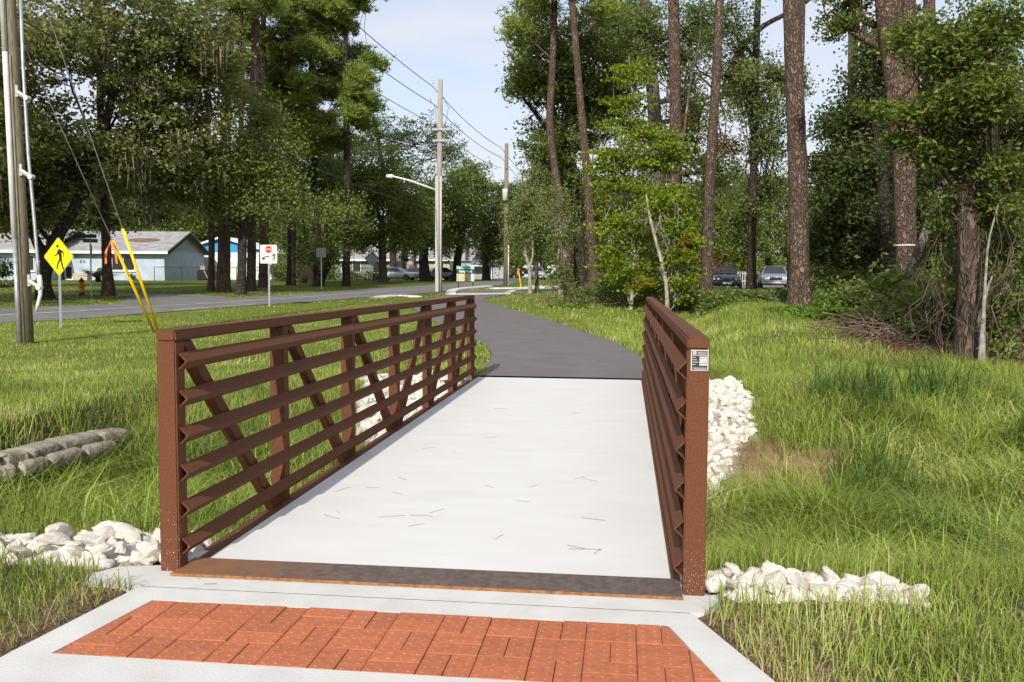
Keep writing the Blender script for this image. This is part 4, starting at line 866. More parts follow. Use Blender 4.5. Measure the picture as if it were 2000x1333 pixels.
mb = MB(); mb.add([(-.3, -.05, z1_-1.4), (.2, -.05, z1_-1.38), (.16, -.05, z1_-1.5), (-.12, -.05, z1_-1.52)], [(0, 1, 2, 3)]); 
HY = GP(160, 578); hy = empty('fire_hydrant', HY, 'orange fire hydrant with dark cap and base on the far lawn', 'hydrant')
mb = MB(); mb.lathe([(.16, .16), (.17, .2), (.115, .22), (.11, .62), (.14, .64), (.14, .68), (.12, .7)], 14); mb.build('barrel', 'hydrant_paint', hy, smooth=True)
mb = MB(); mb.lathe([(.19, -.05), (.19, .04), (.13, .06), (.13, .16)], 14); mb.build('base', 'hydrant_dark', hy, smooth=True); mb = MB(); mb.lathe([(.13, .7), (.12, .78), (.07, .85), (.035, .87), (.035, .93)], 14); mb.build('bonnet', 'hydrant_dark', hy, smooth=True)
mb = MB(); mb.tube([(-.2, 0, .5), (.2, 0, .5)], .055, 10); mb.tube([(0, 0, .47), (0, -.2, .47)], .07, 10); mb.build('nozzle', 'hydrant_paint', hy)
for (px, py, dz, lab) in ((628, 566, 2.0, 'plain grey backed sign on a thin post before the leaning trunk'), (727, 549, 2.3, 'grey back of a diamond sign under the round street oak')):
    q = GP(px, py); s4 = empty('road_sign', q, lab, 'sign', rz=YW); dd = DEP(q[0], q[1]); zc = AT(px, 494 if px < 700 else 506, dd)[2]-q[2]
    mb = MB(); mb.tube([(0, 0, -.2), (0, 0, zc)], .04, 6); mb.build('post', 'pvc' if px < 700 else 'galvanised', s4)
    hh = .55; mb = MB(); mb.prism(rot45(rsq(hh, .06)) if px > 700 else rsq(.3, .05), -.045, -.06, 'y'); o = mb.build('sign_panel', 'gable_grey', s4); o.location.z = zc
# park sign
PS = GP(909, 564.5); DPS = DEP(PS[0], PS[1]); ps = empty('park_sign', PS, 'colourful park name board on two dark legs beside the road', 'sign', rz=YW+.05)
sc = DPS/F; W_ = 34.3*sc; z0_ = AT(909, 550.3, DPS)[2]-PS[2]; z1_ = AT(909, 520, DPS)[2]-PS[2]; Hs = z1_-z0_
for a in (-.43, .39): mb = MB(); mb.box(a*W_, a*W_+.07, -.02, .05, -.2, z0_+.3); mb.build('leg', 'dark_iron', ps)
mb = MB(); mb.box(-W_/2, W_/2, -.05, -.021, z0_, z1_); pn = mb.build('board', 'navy_panel', ps)
def prt(n_, m_, x0, x1, a, c_, y=-.054): mb = MB(); mb.box(W_*(x0-.5), W_*(x1-.5), y, y+.003, z0_+Hs*a, z0_+Hs*c_); return mb.build(n_, m_, pn)
prt('top_band', 'teal_light', 0, .38, .80, 1.0); prt('top_band', 'teal', .38, .68, .80, 1.0); prt('top_band', 'teal_light', .68, 1, .80, 1.0)
prt('art_panel', 'cream', 0, 1, .02, .50); prt('figure', 'sign_gold', .45, .63, .26, .51, -.058); prt('figure', 'sign_orange', .45, .63, .04, .26, -.058); prt('figure', 'sign_blue', .67, .84, .26, .51, -.058); prt('figure', 'sign_aqua', .67, .84, .04, .26, -.058)
prt('figure', 'navy_panel', .48, .6, .51, .56, -.058)
for a in range(4): mb = MB(); mb.add([(-W_*.49, -.0575, z0_+Hs*(.10+.1*a)), (-W_*.06, -.0575, z0_+Hs*(.20+.045*a)), (-W_*.06, -.0575, z0_+Hs*(.225+.045*a)), (-W_*.49, -.0575, z0_+Hs*(.145+.1*a))], [(0, 1, 2, 3)]); mb.build('ray', 'cream_dark', pn)
text_mb('Unity Park', Hs*.19, 'white_paint', 'lettering', pn, (W_*.0, -.058, z0_+Hs*.59), bold=.012)

# ------------------------------------------------------------------ cars
def car(name, lat, d, heading, paint, label, group=None, suv=False, quad=True):
    root = local_root(name, lat, d, label, 'car', group); root.rotation_euler.z = YW+heading     # local -y is the front
    hw = .92; top = 1.42 if not suv else 1.72; belt = .92 if not suv else 1.05; Ln = 2.4
    st = [(-2.42, .60, .68, .30), (-2.36, .80, .74, .26), (-2.15, .88, .80, .22), (-1.3, .92, belt-.06, .2), (-.9, .92, belt, .2), (.9, .92, belt+.02, .2), (1.6, .90, belt+.02, .22), (2.2, .86, belt-.06, .26), (2.38, .76, belt-.14, .36)]
    V_ = []; 
    for y, w, zt_, zb_ in st: V_ += [(-w*.86, y, zb_), (-w, y, zb_+.14), (-w, y, zt_-.2), (-w*.95, y, zt_-.06), (-w*.8, y, zt_), (0, y, zt_+.03), (w*.8, y, zt_), (w*.95, y, zt_-.06), (w, y, zt_-.2), (w, y, zb_+.14), (w*.86, y, zb_), (0, y, zb_)]
    n = 12; Fc = [(i_*n+j_, i_*n+(j_+1) % n, (i_+1)*n+(j_+1) % n, (i_+1)*n+j_) for i_ in range(len(st)-1) for j_ in range(n)]+[tuple(range(n)), tuple(range(n*(len(st)-1), n*len(st)))[::-1]]
    mb = MB(); mb.add(V_, Fc); body = mb.build('body', paint, root, smooth=True); body.modifiers.new('s', 'SUBSURF').levels = 1; body.modifiers['s'].render_levels = 1
    gy0, gy1, ry0, ry1 = (-1.0, 1.75, -.25, 1.0) if not suv else (-1.05, 2.2, -.4, 1.95)
    G = [(gy0, .80, belt), (ry0, .60, top), (ry1, .60, top), (gy1, .78, belt)]
    V_ = [(-.80, gy0, belt-.02), (.80, gy0, belt-.02), (.58, ry0, top), (-.58, ry0, top), (-.78, gy1, belt-.02), (.78, gy1, belt-.02), (.58, ry1, top), (-.58, ry1, top)]
    mb = MB(); mb.add(V_, [(3, 2, 6, 7), (0, 1, 2, 3), (5, 4, 7, 6), (1, 5, 6, 2), (4, 0, 3, 7)]); cab = mb.build('cabin', paint, root, bevel=.07, smooth=True)
    def pane(q, nm):
        q = np.array(q, float); c_ = q.mean(0); nr = np.cross(q[1]-q[0], q[2]-q[0]); nr /= np.linalg.norm(nr); nr *= np.sign(nr@(c_-np.array([0, (gy0+gy1)/2, 1.0]))) or 1; q = c_+(q-c_)*.88+nr*.012
        mb = MB(); mb.add(q, [tuple(range(len(q)))]); mb.build(nm, 'dark_glass', cab)
    pane([V_[0], V_[1], V_[2], V_[3]], 'windshield'); pane([V_[5], V_[4], V_[7], V_[6]], 'rear_window'); pane([V_[1], V_[5], V_[6], V_[2]], 'side_window'); pane([V_[4], V_[0], V_[3], V_[7]], 'side_window')
    for sx in (-1, 1):
        for y in (-1.42, 1.42):
            mb = MB(); mb.lathe([(.2, -.1), (.31, -.1), (.335, -.07), (.335, .07), (.31, .1), (.2, .1)], 20); w = mb.build('wheel', 'tyre', root, smooth=True); w.location = (sx*.83, y, .335); w.rotation_euler = (0, math.pi/2*sx, 0)
            mb = MB(); mb.lathe([(.02, .08), (.19, .102), (.21, .104), (.21, .06), (.02, .06)], 16); mb.build('rim', 'galvanised', w)
        for q in ((.60, .80) if quad else (.7,)):
            mb = MB(); mb.lathe([(.085, -.02), (.085, .03), (.05, .05), (.01, .055)], 14); h_ = mb.build('headlight', 'lamp_glass', root, smooth=True); h_.location = (sx*(q-.1), -2.36+.05*(q > .7), .60); h_.rotation_euler = (math.pi/2, 0, 0); h_.scale = (1, 1, 1) if quad else (1.7, .9, 1)
        mb = MB(); mb.box(sx*.86, sx*1.08, -.85, -.75, belt, belt+.15); mb.build('mirror', 'chrome', root, bevel=.03)
    mb = MB(); mb.box(-.36, .36, -2.455, -2.40, .53, .655); gr = mb.build('grille', 'dark_stuff', root, bevel=.02); mb = MB(); mb.box(-.38, -.01, -2.465, -2.41, .656, .70); mb.box(.01, .38, -2.465, -2.41, .656, .70); mb.build('chrome_bar', 'chrome', gr, bevel=.01)
    for i_ in range(9): mb = MB(); mb.box(-.33+i_*.08, -.32+i_*.08, -2.462, -2.45, .54, .65); mb.build('grille_bar', 'chrome', gr)
    mb = MB(); mb.box(-.85, .85, -2.47, -2.34, .30, .46); bu = mb.build('bumper', paint, root, bevel=.04); mb = MB(); mb.box(-.8, .8, -2.478, -2.45, .44, .465); mb.build('bumper_strip', 'chrome', bu)
    mb = MB(); mb.box(-.26, .26, -2.482, -2.471, .33, .43); mb.build('licence_plate', 'sign_white', bu)
    return root
car('parked_car', 12.55, 55.3, -.10, 'car_navy', 'dark navy sedan with round twin headlights facing the bridge', 'cars in the parking lot')
car('parked_car', 16.55, 58.5, -.22, 'car_silver', 'silver blue car partly behind trunks in the parking lot', 'cars in the parking lot', quad=False)
car('parked_car', -12.6, 101, 1.3, 'car_white', 'pale car parked in deep shade behind the round street oak trunk', 'cars under the street oaks')
car('parked_car', -10.9, 108, 1.2, 'car_grey', 'grey car parked in front of the pale pink house', 'cars under the street oaks')
car('parked_car', -8.3, 101, -1.2, 'car_grey', 'grey car half hidden behind the double utility pole', 'cars under the street oaks')
car('parked_car', 3.1, 118, .1, 'car_white', 'pale car with bright headlights far down beyond the young forked tree', None, suv=True, quad=False)

# ------------------------------------------------------------------ trees, left side
tree('live_oak', 'spreading live oak with forked dark trunk and hanging moss behind the yellow sign', 'tree', [(88, 586), (84, 545), (95, 505), (108, 470), (150, 400), (185, 300)], 43, [34, 27, 27, 26, 20, 14], 'oak_bark',
     [(120, 90, 43, 190, 120, 6), (300, 60, 44, 150, 110, 5), (-60, 200, 42, 140, 180, 5), (90, 290, 43, 130, 95, 5), (330, 230, 45, 115, 90, 4), (240, 330, 45, 130, 80, 4), (410, 130, 46, 80, 100, 4), (30, 400, 42, 90, 60, 4), (390, 330, 47, 60, 70, 3)],
     'leaf_liveoak', nc=880, nl=90, cr=.75, ls=.25, limbs=9, extra_trunks=[([(92, 512), (70, 470), (40, 400), (0, 320)], [22, 18, 14, 10]), ([(160, 390), (215, 215), (222, 150), (255, 90), (262, 40)], [18, 17, 13, 9, 5]), ([(215, 200), (240, 140), (290, 125), (350, 105)], [12, 9, 6, 4])], moss=42)
tree('live_oak', 'dark mossy oak standing farther back between the pale blue house and the wooden pole', 'tree', [(-60, 575), (-50, 480), (-20, 380), (10, 250)], 58, [36, 30, 24, 16], 'oak_bark',
     [(40, 330, 58, 120, 120, 5), (150, 420, 60, 70, 45, 3), (220, 410, 62, 90, 40, 3), (-80, 420, 56, 80, 90, 4), (300, 390, 62, 60, 40, 3)], 'leaf_dark', nc=330, nl=60, cr=.9, ls=.28, moss=26)
tree('pine_tree', 'brown pine trunk rising through oak leaves in front of the barred window', 'tree', [(212, 570), (209, 520), (206, 440), (200, 330), (196, 200), (192, -80)], 47, [24, 18, 17, 15, 13, 10], 'pine_bark', [(190, -60, 47, 90, 50, 3)], 'leaf_pine', nc=60, nl=16, cr=.5, ls=.3, pine=True)
FP = [(412, 562, 54, 12, -9, 'first slim pine trunk beside the gable end of the pale blue house'), (436, 560, 52, 23, 8, 'thickest dark pine trunk of the cluster before the white cottage'), (468, 556, 56, 10, 4, 'thinnest trunk in the pine cluster before the white cottage'),
      (490, 556, 55, 17, 6, 'dark pine trunk close left of the white stop sign panel'), (512, 552, 60, 14, -10, 'reddish pine trunk directly behind the white stop sign panel')]
for x, y, d_, w_, sh, lab in FP:
    tree('pine_tree', lab, 'tree', [(x, y), (x+2, y-90), (x+sh*.4, 330), (x+sh*.8, 180), (x+sh, 60), (x+sh*1.3, -80)], d_, [w_*1.1, w_, w_*.9, w_*.75, w_*.6, w_*.4], 'red_bark' if 'reddish' in lab else 'pine_bark', [(x+sh, -60, d_, 60, 30, 2.5), (x+sh+25, 10, d_, 40, 18, 2)], 'leaf_pine', nc=60, nl=18, cr=.5, ls=.36, lw=.06, pine=True, limbs=5)
BP = [(515, 64, 16, 'tall airy pine with layered boughs over the thickest trunk', [(-35, -60, 5), (285, 420, 640)]), (568, 68, 15, 'tall pine with yellow green boughs above the dense dark oak', [(0, 0, 0), (300, 500, 660)]), (612, 70, 18, 'tall pine whose boughs meet the lowest power line', [(0, 0, 0), (290, 530, 700)]), (676, 66, 14, 'tall pine at the sky edge with boughs reaching toward the power pole', [(0, 0, 0), (280, 600, 748)])]
for x, d_, w_, lab, (_, (yb, xa, xb)) in BP:
    el = []
    for q in range(26):
        yy = -90+(yb+90)*((q+random.random())/26); half = (xb-xa)/2*(.55+.45*math.sin(math.pi*min(1, max(0, (yy+120)/(yb+160))))); off = random.choice((-1, 1))*random.uniform(.25, 1)*half
        el.append((x+off*.95+(.5*(xa+xb)-x)*.6, yy, d_+random.uniform(-2.5, 2.5), random.uniform(26, 48), random.uniform(12, 22), random.uniform(.9, 1.8)))
    tree('pine_tree', lab, 'tree', [(x, 556), (x+2, 430), (x+1, 300), (x-2, 150), (x, 0), (x+2, -110)], d_, [w_*1.1, w_, w_*.9, w_*.8, w_*.6, w_*.4], 'oak_bark', el, 'leaf_pine', nc=620, nl=20, cr=.52, ls=.4, lw=.075, pine=True, limbs=3, surf=.7, lr=.06)
tree('live_oak', 'mossy oak at the far lawn edge left of the wooden pole', 'tree', [(-190, 600), (-185, 520), (-180, 430), (-150, 300)], 36, [46, 38, 34, 24], 'oak_bark', [(-180, 180, 36, 190, 130, 6), (-60, 250, 36, 110, 90, 4), (-300, 250, 36, 170, 120, 6), (-120, 60, 37, 200, 110, 6), (-200, 330, 34, 180, 60, 5)], 'leaf_liveoak', nc=420, nl=64, cr=.8, ls=.25, limbs=6, moss=16)
SO = [((470, 556), (474, 480), (480, 400), 49, 15, 'bushy oak whose boughs hide the upper parts of the pine cluster', [(450, 330, 49, 80, 60, 2.5), (525, 300, 50, 60, 60, 2.5), (400, 395, 49, 55, 40, 2), (560, 390, 50, 45, 45, 2), (480, 400, 49, 60, 30, 2), (500, 230, 50, 50, 40, 2)], 'leaf_street', 260, .2),
      ((602, 552), (600, 480), (606, 400), 76, 26, 'dense dark oak left of the leaning trunk', [(590, 400, 76, 70, 80, 4), (570, 320, 76, 60, 60, 4), (640, 340, 76, 50, 50, 4), (600, 480, 76, 60, 45, 3)], 'leaf_oak', 260, .26),
      ((620, 560), (630, 535), (652, 500), 66, 16, 'oak with a short leaning trunk beside the plain sign post', [(660, 430, 67, 55, 60, 3), (640, 490, 66, 30, 25, 2)], 'leaf_street', 130, .24),
      ((748, 551), (747, 500), (745, 430), 80, 15, 'round crowned street oak with an upright grey trunk', [(735, 400, 80, 85, 75, 4.5), (680, 370, 80, 60, 60, 4), (790, 360, 80, 60, 60, 4), (740, 330, 80, 75, 50, 4), (660, 320, 80, 50, 35, 3), (820, 430, 80, 45, 60, 3), (700, 465, 80, 50, 32, 3), (785, 470, 80, 40, 32, 3)], 'leaf_street', 480, .26),
      ((832, 545), (826, 500), (838, 440), 92, 18, 'dark trunked street oak just left of the double utility pole', [(850, 420, 92, 50, 80, 4), (800, 450, 92, 40, 50, 3), (880, 380, 92, 45, 60, 4)], 'leaf_oak', 230, .3),
      ((892, 540), (893, 510), (905, 450), 97, 15, 'forked street oak behind the park sign', [(905, 400, 97, 50, 85, 4), (920, 350, 97, 35, 40, 3), (875, 460, 97, 40, 45, 3)], 'leaf_oak', 230, .3),
      ((950, 541), (948, 510), (955, 460), 104, 13, 'street oak between the park sign and the farther bare pole', [(955, 430, 104, 45, 75, 4), (985, 400, 104, 30, 50, 3), (970, 480, 104, 50, 40, 3)], 'leaf_oak', 210, .32)]
for b0, b1, b2, d_, w_, lab, el, lf_, nc_, ls_ in SO:
    tree('street_oak', lab, 'tree', [b0, b1, b2], d_, [w_*1.2, w_, w_*.8], 'oak_bark' if 'grey' not in lab else 'grey_bark', el, lf_, nc=nc_, nl=70, cr=1.0, ls=ls_, limbs=6, moss=10)
tree('thin_tree', 'tall sparse dark tree showing sky through its crown above the street oaks', 'tree', [(770, 540), (760, 380), (740, 290), (735, 230)], 108, [14, 12, 8, 4], 'oak_bark', [(735, 260, 108, 35, 60, 3), (790, 260, 108, 45, 50, 3), (850, 270, 108, 50, 50, 3), (880, 300, 108, 35, 40, 3), (700, 280, 108, 40, 40, 3)], 'leaf_dark', nc=190, nl=36, cr=.95, ls=.32, limbs=9, surf=.7)

# ------------------------------------------------------------------ trees, right side
tree('pine_tree', 'wavy reddish pine trunk at the corner of the driveway', 'tree', [(1108, 574), (1106, 500), (1098, 420), (1082, 320), (1072, 240), (1080, 130), (1086, -120)], 50, [30, 22, 19, 14, 14, 13, 10], 'red_bark', [(1050, -20, 50, 60, 60, 3), (1010, 60, 50, 25, 30, 1.5), (1110, -60, 50, 60, 40, 3)], 'leaf_pine', nc=130, nl=17, cr=.55, ls=.34, lw=.05, pine=True)
tree('pine_tree', 'slender leaning pine trunk with a white tie mark near the brush pile', 'tree', [(1160, 574), (1155, 470), (1148, 350), (1134, 200), (1116, -10), (1106, -120)], 47, [24, 18, 16, 14, 13, 9], 'red_bark', [(1120, -50, 47, 80, 45, 3), (1190, 20, 47, 40, 25, 2)], 'leaf_pine', nc=110, nl=17, cr=.55, ls=.34, lw=.05, pine=True)
tree('pine_tree', 'stout pine trunk rising behind the yellow green sweetgum leaves', 'tree', [(1322, 588), (1322, 450), (1320, 300), (1318, 150), (1314, -120)], 42, [30, 24, 23, 23, 22], 'red_bark', [(1310, -90, 42, 90, 50, 3)], 'leaf_pine', nc=60, nl=17, cr=.55, ls=.32, lw=.05, pine=True)
tree('pine_tree', 'dark straight pine trunk left of the navy sedan', 'tree', [(1379, 600), (1381, 500), (1384, 380), (1394, 230), (1402, 100), (1410, -120)], 38, [27, 22, 20, 18, 17, 15], 'pine_bark', [(1420, -80, 38, 80, 40, 3)], 'leaf_pine', nc=50, nl=17, cr=.5, ls=.3, lw=.045, pine=True)
tree('oak_tree', 'slim dark oak trunk between the two parked cars, with a long slanting limb', 'tree', [(1467, 590), (1468, 480), (1472, 330), (1474, 200), (1478, 60), (1484, -80)], 40, [20, 16, 15, 14, 13, 9], 'oak_bark',
     [(1490, 210, 40, 60, 45, 2.5), (1520, 150, 41, 45, 40, 2), (1450, 150, 40, 45, 60, 2.5), (1500, 280, 40, 55, 45, 2), (1560, 165, 41, 30, 25, 1.5), (1430, 60, 40, 50, 60, 2.5), (1500, 370, 41, 40, 45, 2), (1450, 420, 41, 50, 60, 2)], 'leaf_oak', nc=420, nl=42, cr=.5, ls=.15, extra_trunks=[([(1420, 150), (1445, 95), (1490, 50), (1560, 15), (1600, -15)], [15, 13, 10, 8, 6])], surf=.7)
tree('pine_tree', 'sunlit pine trunk with light plated bark right of the silver car', 'tree', [(1562, 596), (1561, 540), (1560, 400), (1555, 250), (1549, 100), (1540, -160)], 27, [46, 38, 37, 36, 35, 31], 'pine_bark', None, rough=.05)
tree('pine_tree', 'narrow dark pine trunk just behind the sunlit plated one', 'tree', [(1548, 578), (1545, 480), (1552, 300), (1565, 100), (1568, -100)], 33, [20, 16, 15, 14, 12], 'pine_bark', None)
tree('pine_tree', 'thin straight pine trunk in front of dark oak leaves with sky on its left', 'tree', [(1660, 600), (1661, 480), (1664, 300), (1666, 100), (1665, -140)], 34, [26, 20, 19, 18, 15], 'red_bark', None)
tree('pine_tree', 'thick leaning red barked pine with a white tape tied round it', 'tree', [(1776, 628), (1772, 560), (1768, 440), (1765, 300), (1752, 160), (1735, 20), (1722, -160)], 22, [56, 44, 41, 44, 47, 50, 48], 'red_bark', [(1650, 5, 23, 60, 20, 1.2), (1640, 45, 23, 40, 25, 1)], 'leaf_near', nc=60, nl=34, cr=.28, ls=.11, extra_trunks=[([(1775, 330), (1778, 200), (1772, 60), (1775, -160)], [30, 30, 32, 30])])
tree('pine_tree', 'shaded brown trunk standing behind the leaning grey dead stem', 'tree', [(1822, 590), (1818, 480), (1812, 350), (1815, 150), (1815, -100)], 27, [36, 28, 26, 24, 20], 'pine_bark', None)
tree('pine_tree', 'faint dark trunk deep in the wood left of the thick leaning pine', 'tree', [(1700, 600), (1694, 480), (1690, 300), (1688, 50)], 40, [22, 17, 15, 12], 'oak_bark', None)
tree('oak_tree', 'broad dark green oak crown behind the two slender leaning pines', 'tree', [(1135, 570), (1130, 450), (1120, 330), (1090, 240), (1060, 170)], 56, [26, 22, 20, 16, 10], 'oak_bark',
     [(1080, 150, 56, 75, 80, 4), (1030, 160, 56, 45, 45, 3), (1150, 90, 56, 70, 80, 4), (1070, 290, 56, 55, 65, 3.5), (1140, 230, 57, 60, 80, 4), (1040, 60, 56, 40, 60, 3), (1190, 190, 57, 50, 60, 3), (1110, 380, 57, 60, 60, 3), (1220, 60, 57, 60, 70, 3)], 'leaf_oak', nc=760, nl=66, cr=.75, ls=.24, limbs=8, extra_trunks=[([(1120, 330), (1060, 240), (1020, 190)], [12, 9, 5])])
tree('oak_tree', 'grey limbed oak filling the sky behind the stout pine', 'tree', [(1290, 575), (1285, 400), (1278, 200), (1264, 60), (1256, -60)], 52, [30, 26, 26, 22, 18], 'grey_bark',
     [(1260, 60, 52, 70, 60, 3), (1340, 100, 53, 60, 70, 3), (1230, 120, 52, 50, 60, 3), (1370, 40, 53, 60, 60, 3), (1350, 230, 54, 60, 80, 3), (1430, 180, 54, 40, 60, 2), (1390, 330, 54, 60, 60, 3), (1290, 330, 54, 70, 90, 3)], 'leaf_oak', nc=540, nl=52, cr=.7, ls=.2, limbs=9, surf=.6, extra_leaf=[([(1330, 235, 44, 25, 25, 1), (1420, 285, 42, 45, 30, 1.2), (1400, 260, 42, 25, 20, 1), (1390, 520, 42, 25, 20, 1)], 'leaf_autumn', 40, 40, .14)])
tree('sweetgum', 'tall young sweetgum with bright yellow green leaves beside the path', 'tree', [(1232, 592), (1240, 480), (1238, 380), (1236, 280), (1234, 170), (1228, 110)], 37, [7, 6, 5, 4, 3, 2], 'pale_bark',
     [(1235, 150, 37, 52, 36, 1.4), (1222, 200, 37, 55, 30, 1.4), (1225, 240, 37, 60, 28, 1.4), (1255, 265, 37, 75, 40, 1.6), (1190, 350, 37, 55, 60, 1.6), (1310, 300, 37, 45, 50, 1.5), (1330, 400, 38, 45, 50, 1.4), (1225, 540, 37, 60, 40, 1.4), (1290, 520, 37.5, 50, 45, 1.3), (1200, 300, 37, 45, 30, 1.5), (1270, 320, 37, 60, 40, 1.5), (1180, 310, 37, 25, 35, 1), (1220, 370, 37, 65, 45, 1.6), (1285, 380, 37, 55, 40, 1.5), (1200, 440, 37, 50, 50, 1.5), (1260, 460, 37, 60, 45, 1.5), (1195, 500, 37, 45, 40, 1.4)],
     'leaf_gum', nc=560, nl=38, cr=.48, ls=.135, lw=.105, limbs=9, surf=.9, flat=.22)
tree('sweetgum', 'pale crooked sapling trunk with yellowing leaves near the right railing end', 'tree', [(1304, 602), (1302, 560), (1292, 510), (1278, 460), (1268, 420), (1262, 380)], 34, [8, 7.5, 7, 6, 5, 3], 'pale_bark',
     [(1330, 500, 34, 32, 28, 1), (1320, 440, 34, 35, 35, 1), (1345, 470, 34, 20, 25, .8), (1290, 400, 34, 40, 35, 1.2), (1335, 560, 34, 28, 35, 1)], 'leaf_gum', nc=150, nl=30, cr=.28, ls=.14, lw=.12, extra_leaf=[([(1330, 490, 33.5, 28, 25, .8), (1345, 465, 33.5, 16, 20, .6), (1262, 552, 34, 25, 14, .6), (1240, 565, 34, 18, 10, .5)], 'leaf_yellow', 34, 26, .14)])
tree('sapling', 'bare white stemmed sapling with dead upper twigs before the stout pine', 'tree', [(1345, 592), (1342, 480), (1335, 400), (1328, 330), (1345, 180), (1370, 60), (1366, -40)], 39, [5, 5, 5, 4, 4, 3, 2], 'grey_bark', [(1355, 520, 39, 30, 50, 1.2), (1340, 420, 39, 35, 40, 1.2)], 'leaf_street', nc=80, nl=34, cr=.34, ls=.14)
tree('sapling', 'young forked tree with pale trunk on the grass island by the driveway', 'tree', [(1035, 566), (1035, 545), (1034, 522), (1027, 500), (1024, 470), (1022, 400), (1020, 340)], 52, [8, 7, 7, 5, 4, 3, 2], 'pale_bark', [(1030, 400, 52, 38, 45, 1.6), (1010, 430, 52, 32, 40, 1.3), (1060, 440, 52, 36, 45, 1.4), (1045, 350, 52, 32, 35, 1.2), (1005, 470, 52, 28, 22, 1)], 'leaf_young', nc=240, nl=32, cr=.5, ls=.15, extra_trunks=[([(1034, 523), (1041, 500), (1040, 460), (1044, 400)], [5, 4, 3, 2])], surf=.7)
tree('sapling', 'thin grey sapling beside the young forked tree', 'tree', [(1049, 564), (1048, 520), (1046, 470), (1050, 420)], 54, [8, 6, 4, 2], 'grey_bark', [(1065, 480, 54, 28, 35, 1.2), (1080, 420, 54, 35, 55, 1.4)], 'leaf_street', nc=110, nl=34, cr=.5, ls=.16)
tree('sapling', 'slender twin stemmed sapling left of the wavy reddish pine', 'tree', [(1094, 588), (1091, 540), (1089, 500), (1096, 460), (1090, 400)], 44, [5, 4, 4, 3, 2], 'pale_bark', [(1090, 480, 44, 30, 45, 1.2), (1100, 550, 44, 35, 28, 1), (1080, 400, 44, 38, 45, 1.3), (1110, 440, 44, 25, 50, 1)], 'leaf_young', nc=150, nl=30, cr=.36, ls=.13, extra_trunks=[([(1097, 588), (1099, 540), (1100, 520), (1106, 490), (1104, 440)], [5, 4, 4, 3, 2])])
# dark wood on the right
tree('oak_tree', 'big dark oak behind the thin straight pine at the wood edge', 'tree', [(1735, 600), (1730, 450), (1720, 300), (1700, 150)], 31, [30, 26, 22, 14], 'oak_bark',
     [(1690, 330, 32, 75, 70, 2), (1640, 250, 33, 45, 50, 1.5), (1710, 200, 32, 60, 100, 2), (1640, 400, 33, 65, 60, 2), (1700, 470, 33, 90, 70, 2), (1620, 480, 34, 60, 60, 2), (1740, 90, 31, 60, 70, 2), (1620, 330, 34, 40, 45, 1.4)], 'leaf_dark', nc=700, nl=54, cr=.52, ls=.17, limbs=8, surf=.6)
tree('oak_tree', 'deep green oak mass shading the right side of the wood', 'tree', [(1960, 650), (1955, 500), (1940, 350), (1930, 180)], 21, [40, 34, 30, 22], 'oak_bark',
     [(1880, 300, 23, 110, 110, 2), (1980, 250, 22, 130, 160, 2), (1880, 470, 25, 110, 80, 1.8), (2010, 480, 22, 110, 120, 1.8), (1810, 380, 26, 60, 90, 1.5), (1850, 130, 23, 100, 130, 1.8), (1830, 540, 27, 90, 50, 1.2)], 'leaf_dark', nc=900, nl=56, cr=.45, ls=.14, limbs=9, surf=.6)
tree('oak_tree', 'vine covered near tree whose bright leafy boughs hang over the wood edge', 'tree', [(1893, 722), (1893, 640), (1892, 560), (1890, 450), (1888, 300), (1885, 120)], 15.2, [62, 48, 46, 44, 40, 30], 'brown_bark',
     [(1850, 90, 14.5, 90, 60, .8), (1950, 60, 14.5, 90, 80, .9), (1780, 70, 15, 45, 40, .5), (1900, 200, 14.5, 110, 60, .8), (1790, 220, 15, 60, 28, .5), (1720, 215, 15.5, 40, 15, .3), (1960, 330, 14.8, 70, 60, .7), (1830, 300, 15, 60, 35, .5), (1940, 180, 14, 80, 60, .7), (1760, 275, 15.3, 40, 15, .3), (1960, 420, 15, 50, 40, .6)], 'leaf_near', nc=760, nl=26, cr=.24, ls=.105, lw=.045, limbs=8, lr=.03, surf=.8, rough=.12, extra_leaf=[([(1840, 420, 15.6, 55, 50, .4), (1930, 500, 15.8, 80, 50, .4), (1870, 520, 16, 60, 40, .4), (1990, 470, 15.6, 60, 80, .4), (1880, 380, 15.4, 90, 60, .5)], 'leaf_bush', 220, 22, .085)])
tree('dead_tree', 'pale lichen spotted dead stem standing against the vine covered tree', 'dead tree', [(1916, 731), (1918, 680), (1922, 600), (1925, 540), (1930, 470), (1950, 400)], 14.6, [14, 11, 7, 5, 4, 2], 'lichen', None, extra_trunks=[([(1922, 590), (1930, 560), (1938, 540)], [6, 5, 3])])
tree('dead_tree', 'leaning smooth grey dead stem crossing the thick red barked pine', 'dead tree', [(1752, 616), (1768, 565), (1790, 500), (1812, 440), (1832, 385), (1850, 320)], 20.5, [24, 20, 18, 15, 13, 9], 'grey_bark', None, extra_trunks=[([(1778, 540), (1788, 520), (1795, 508)], [6, 5, 3])])
tree('dead_tree', 'thin crooked bare stem arching before the shaded wood', 'dead tree', [(1830, 690), (1836, 640), (1828, 590), (1838, 545), (1852, 500), (1862, 430)], 17, [5, 5, 6, 6, 4, 3], 'grey_bark', None, flare=1.)
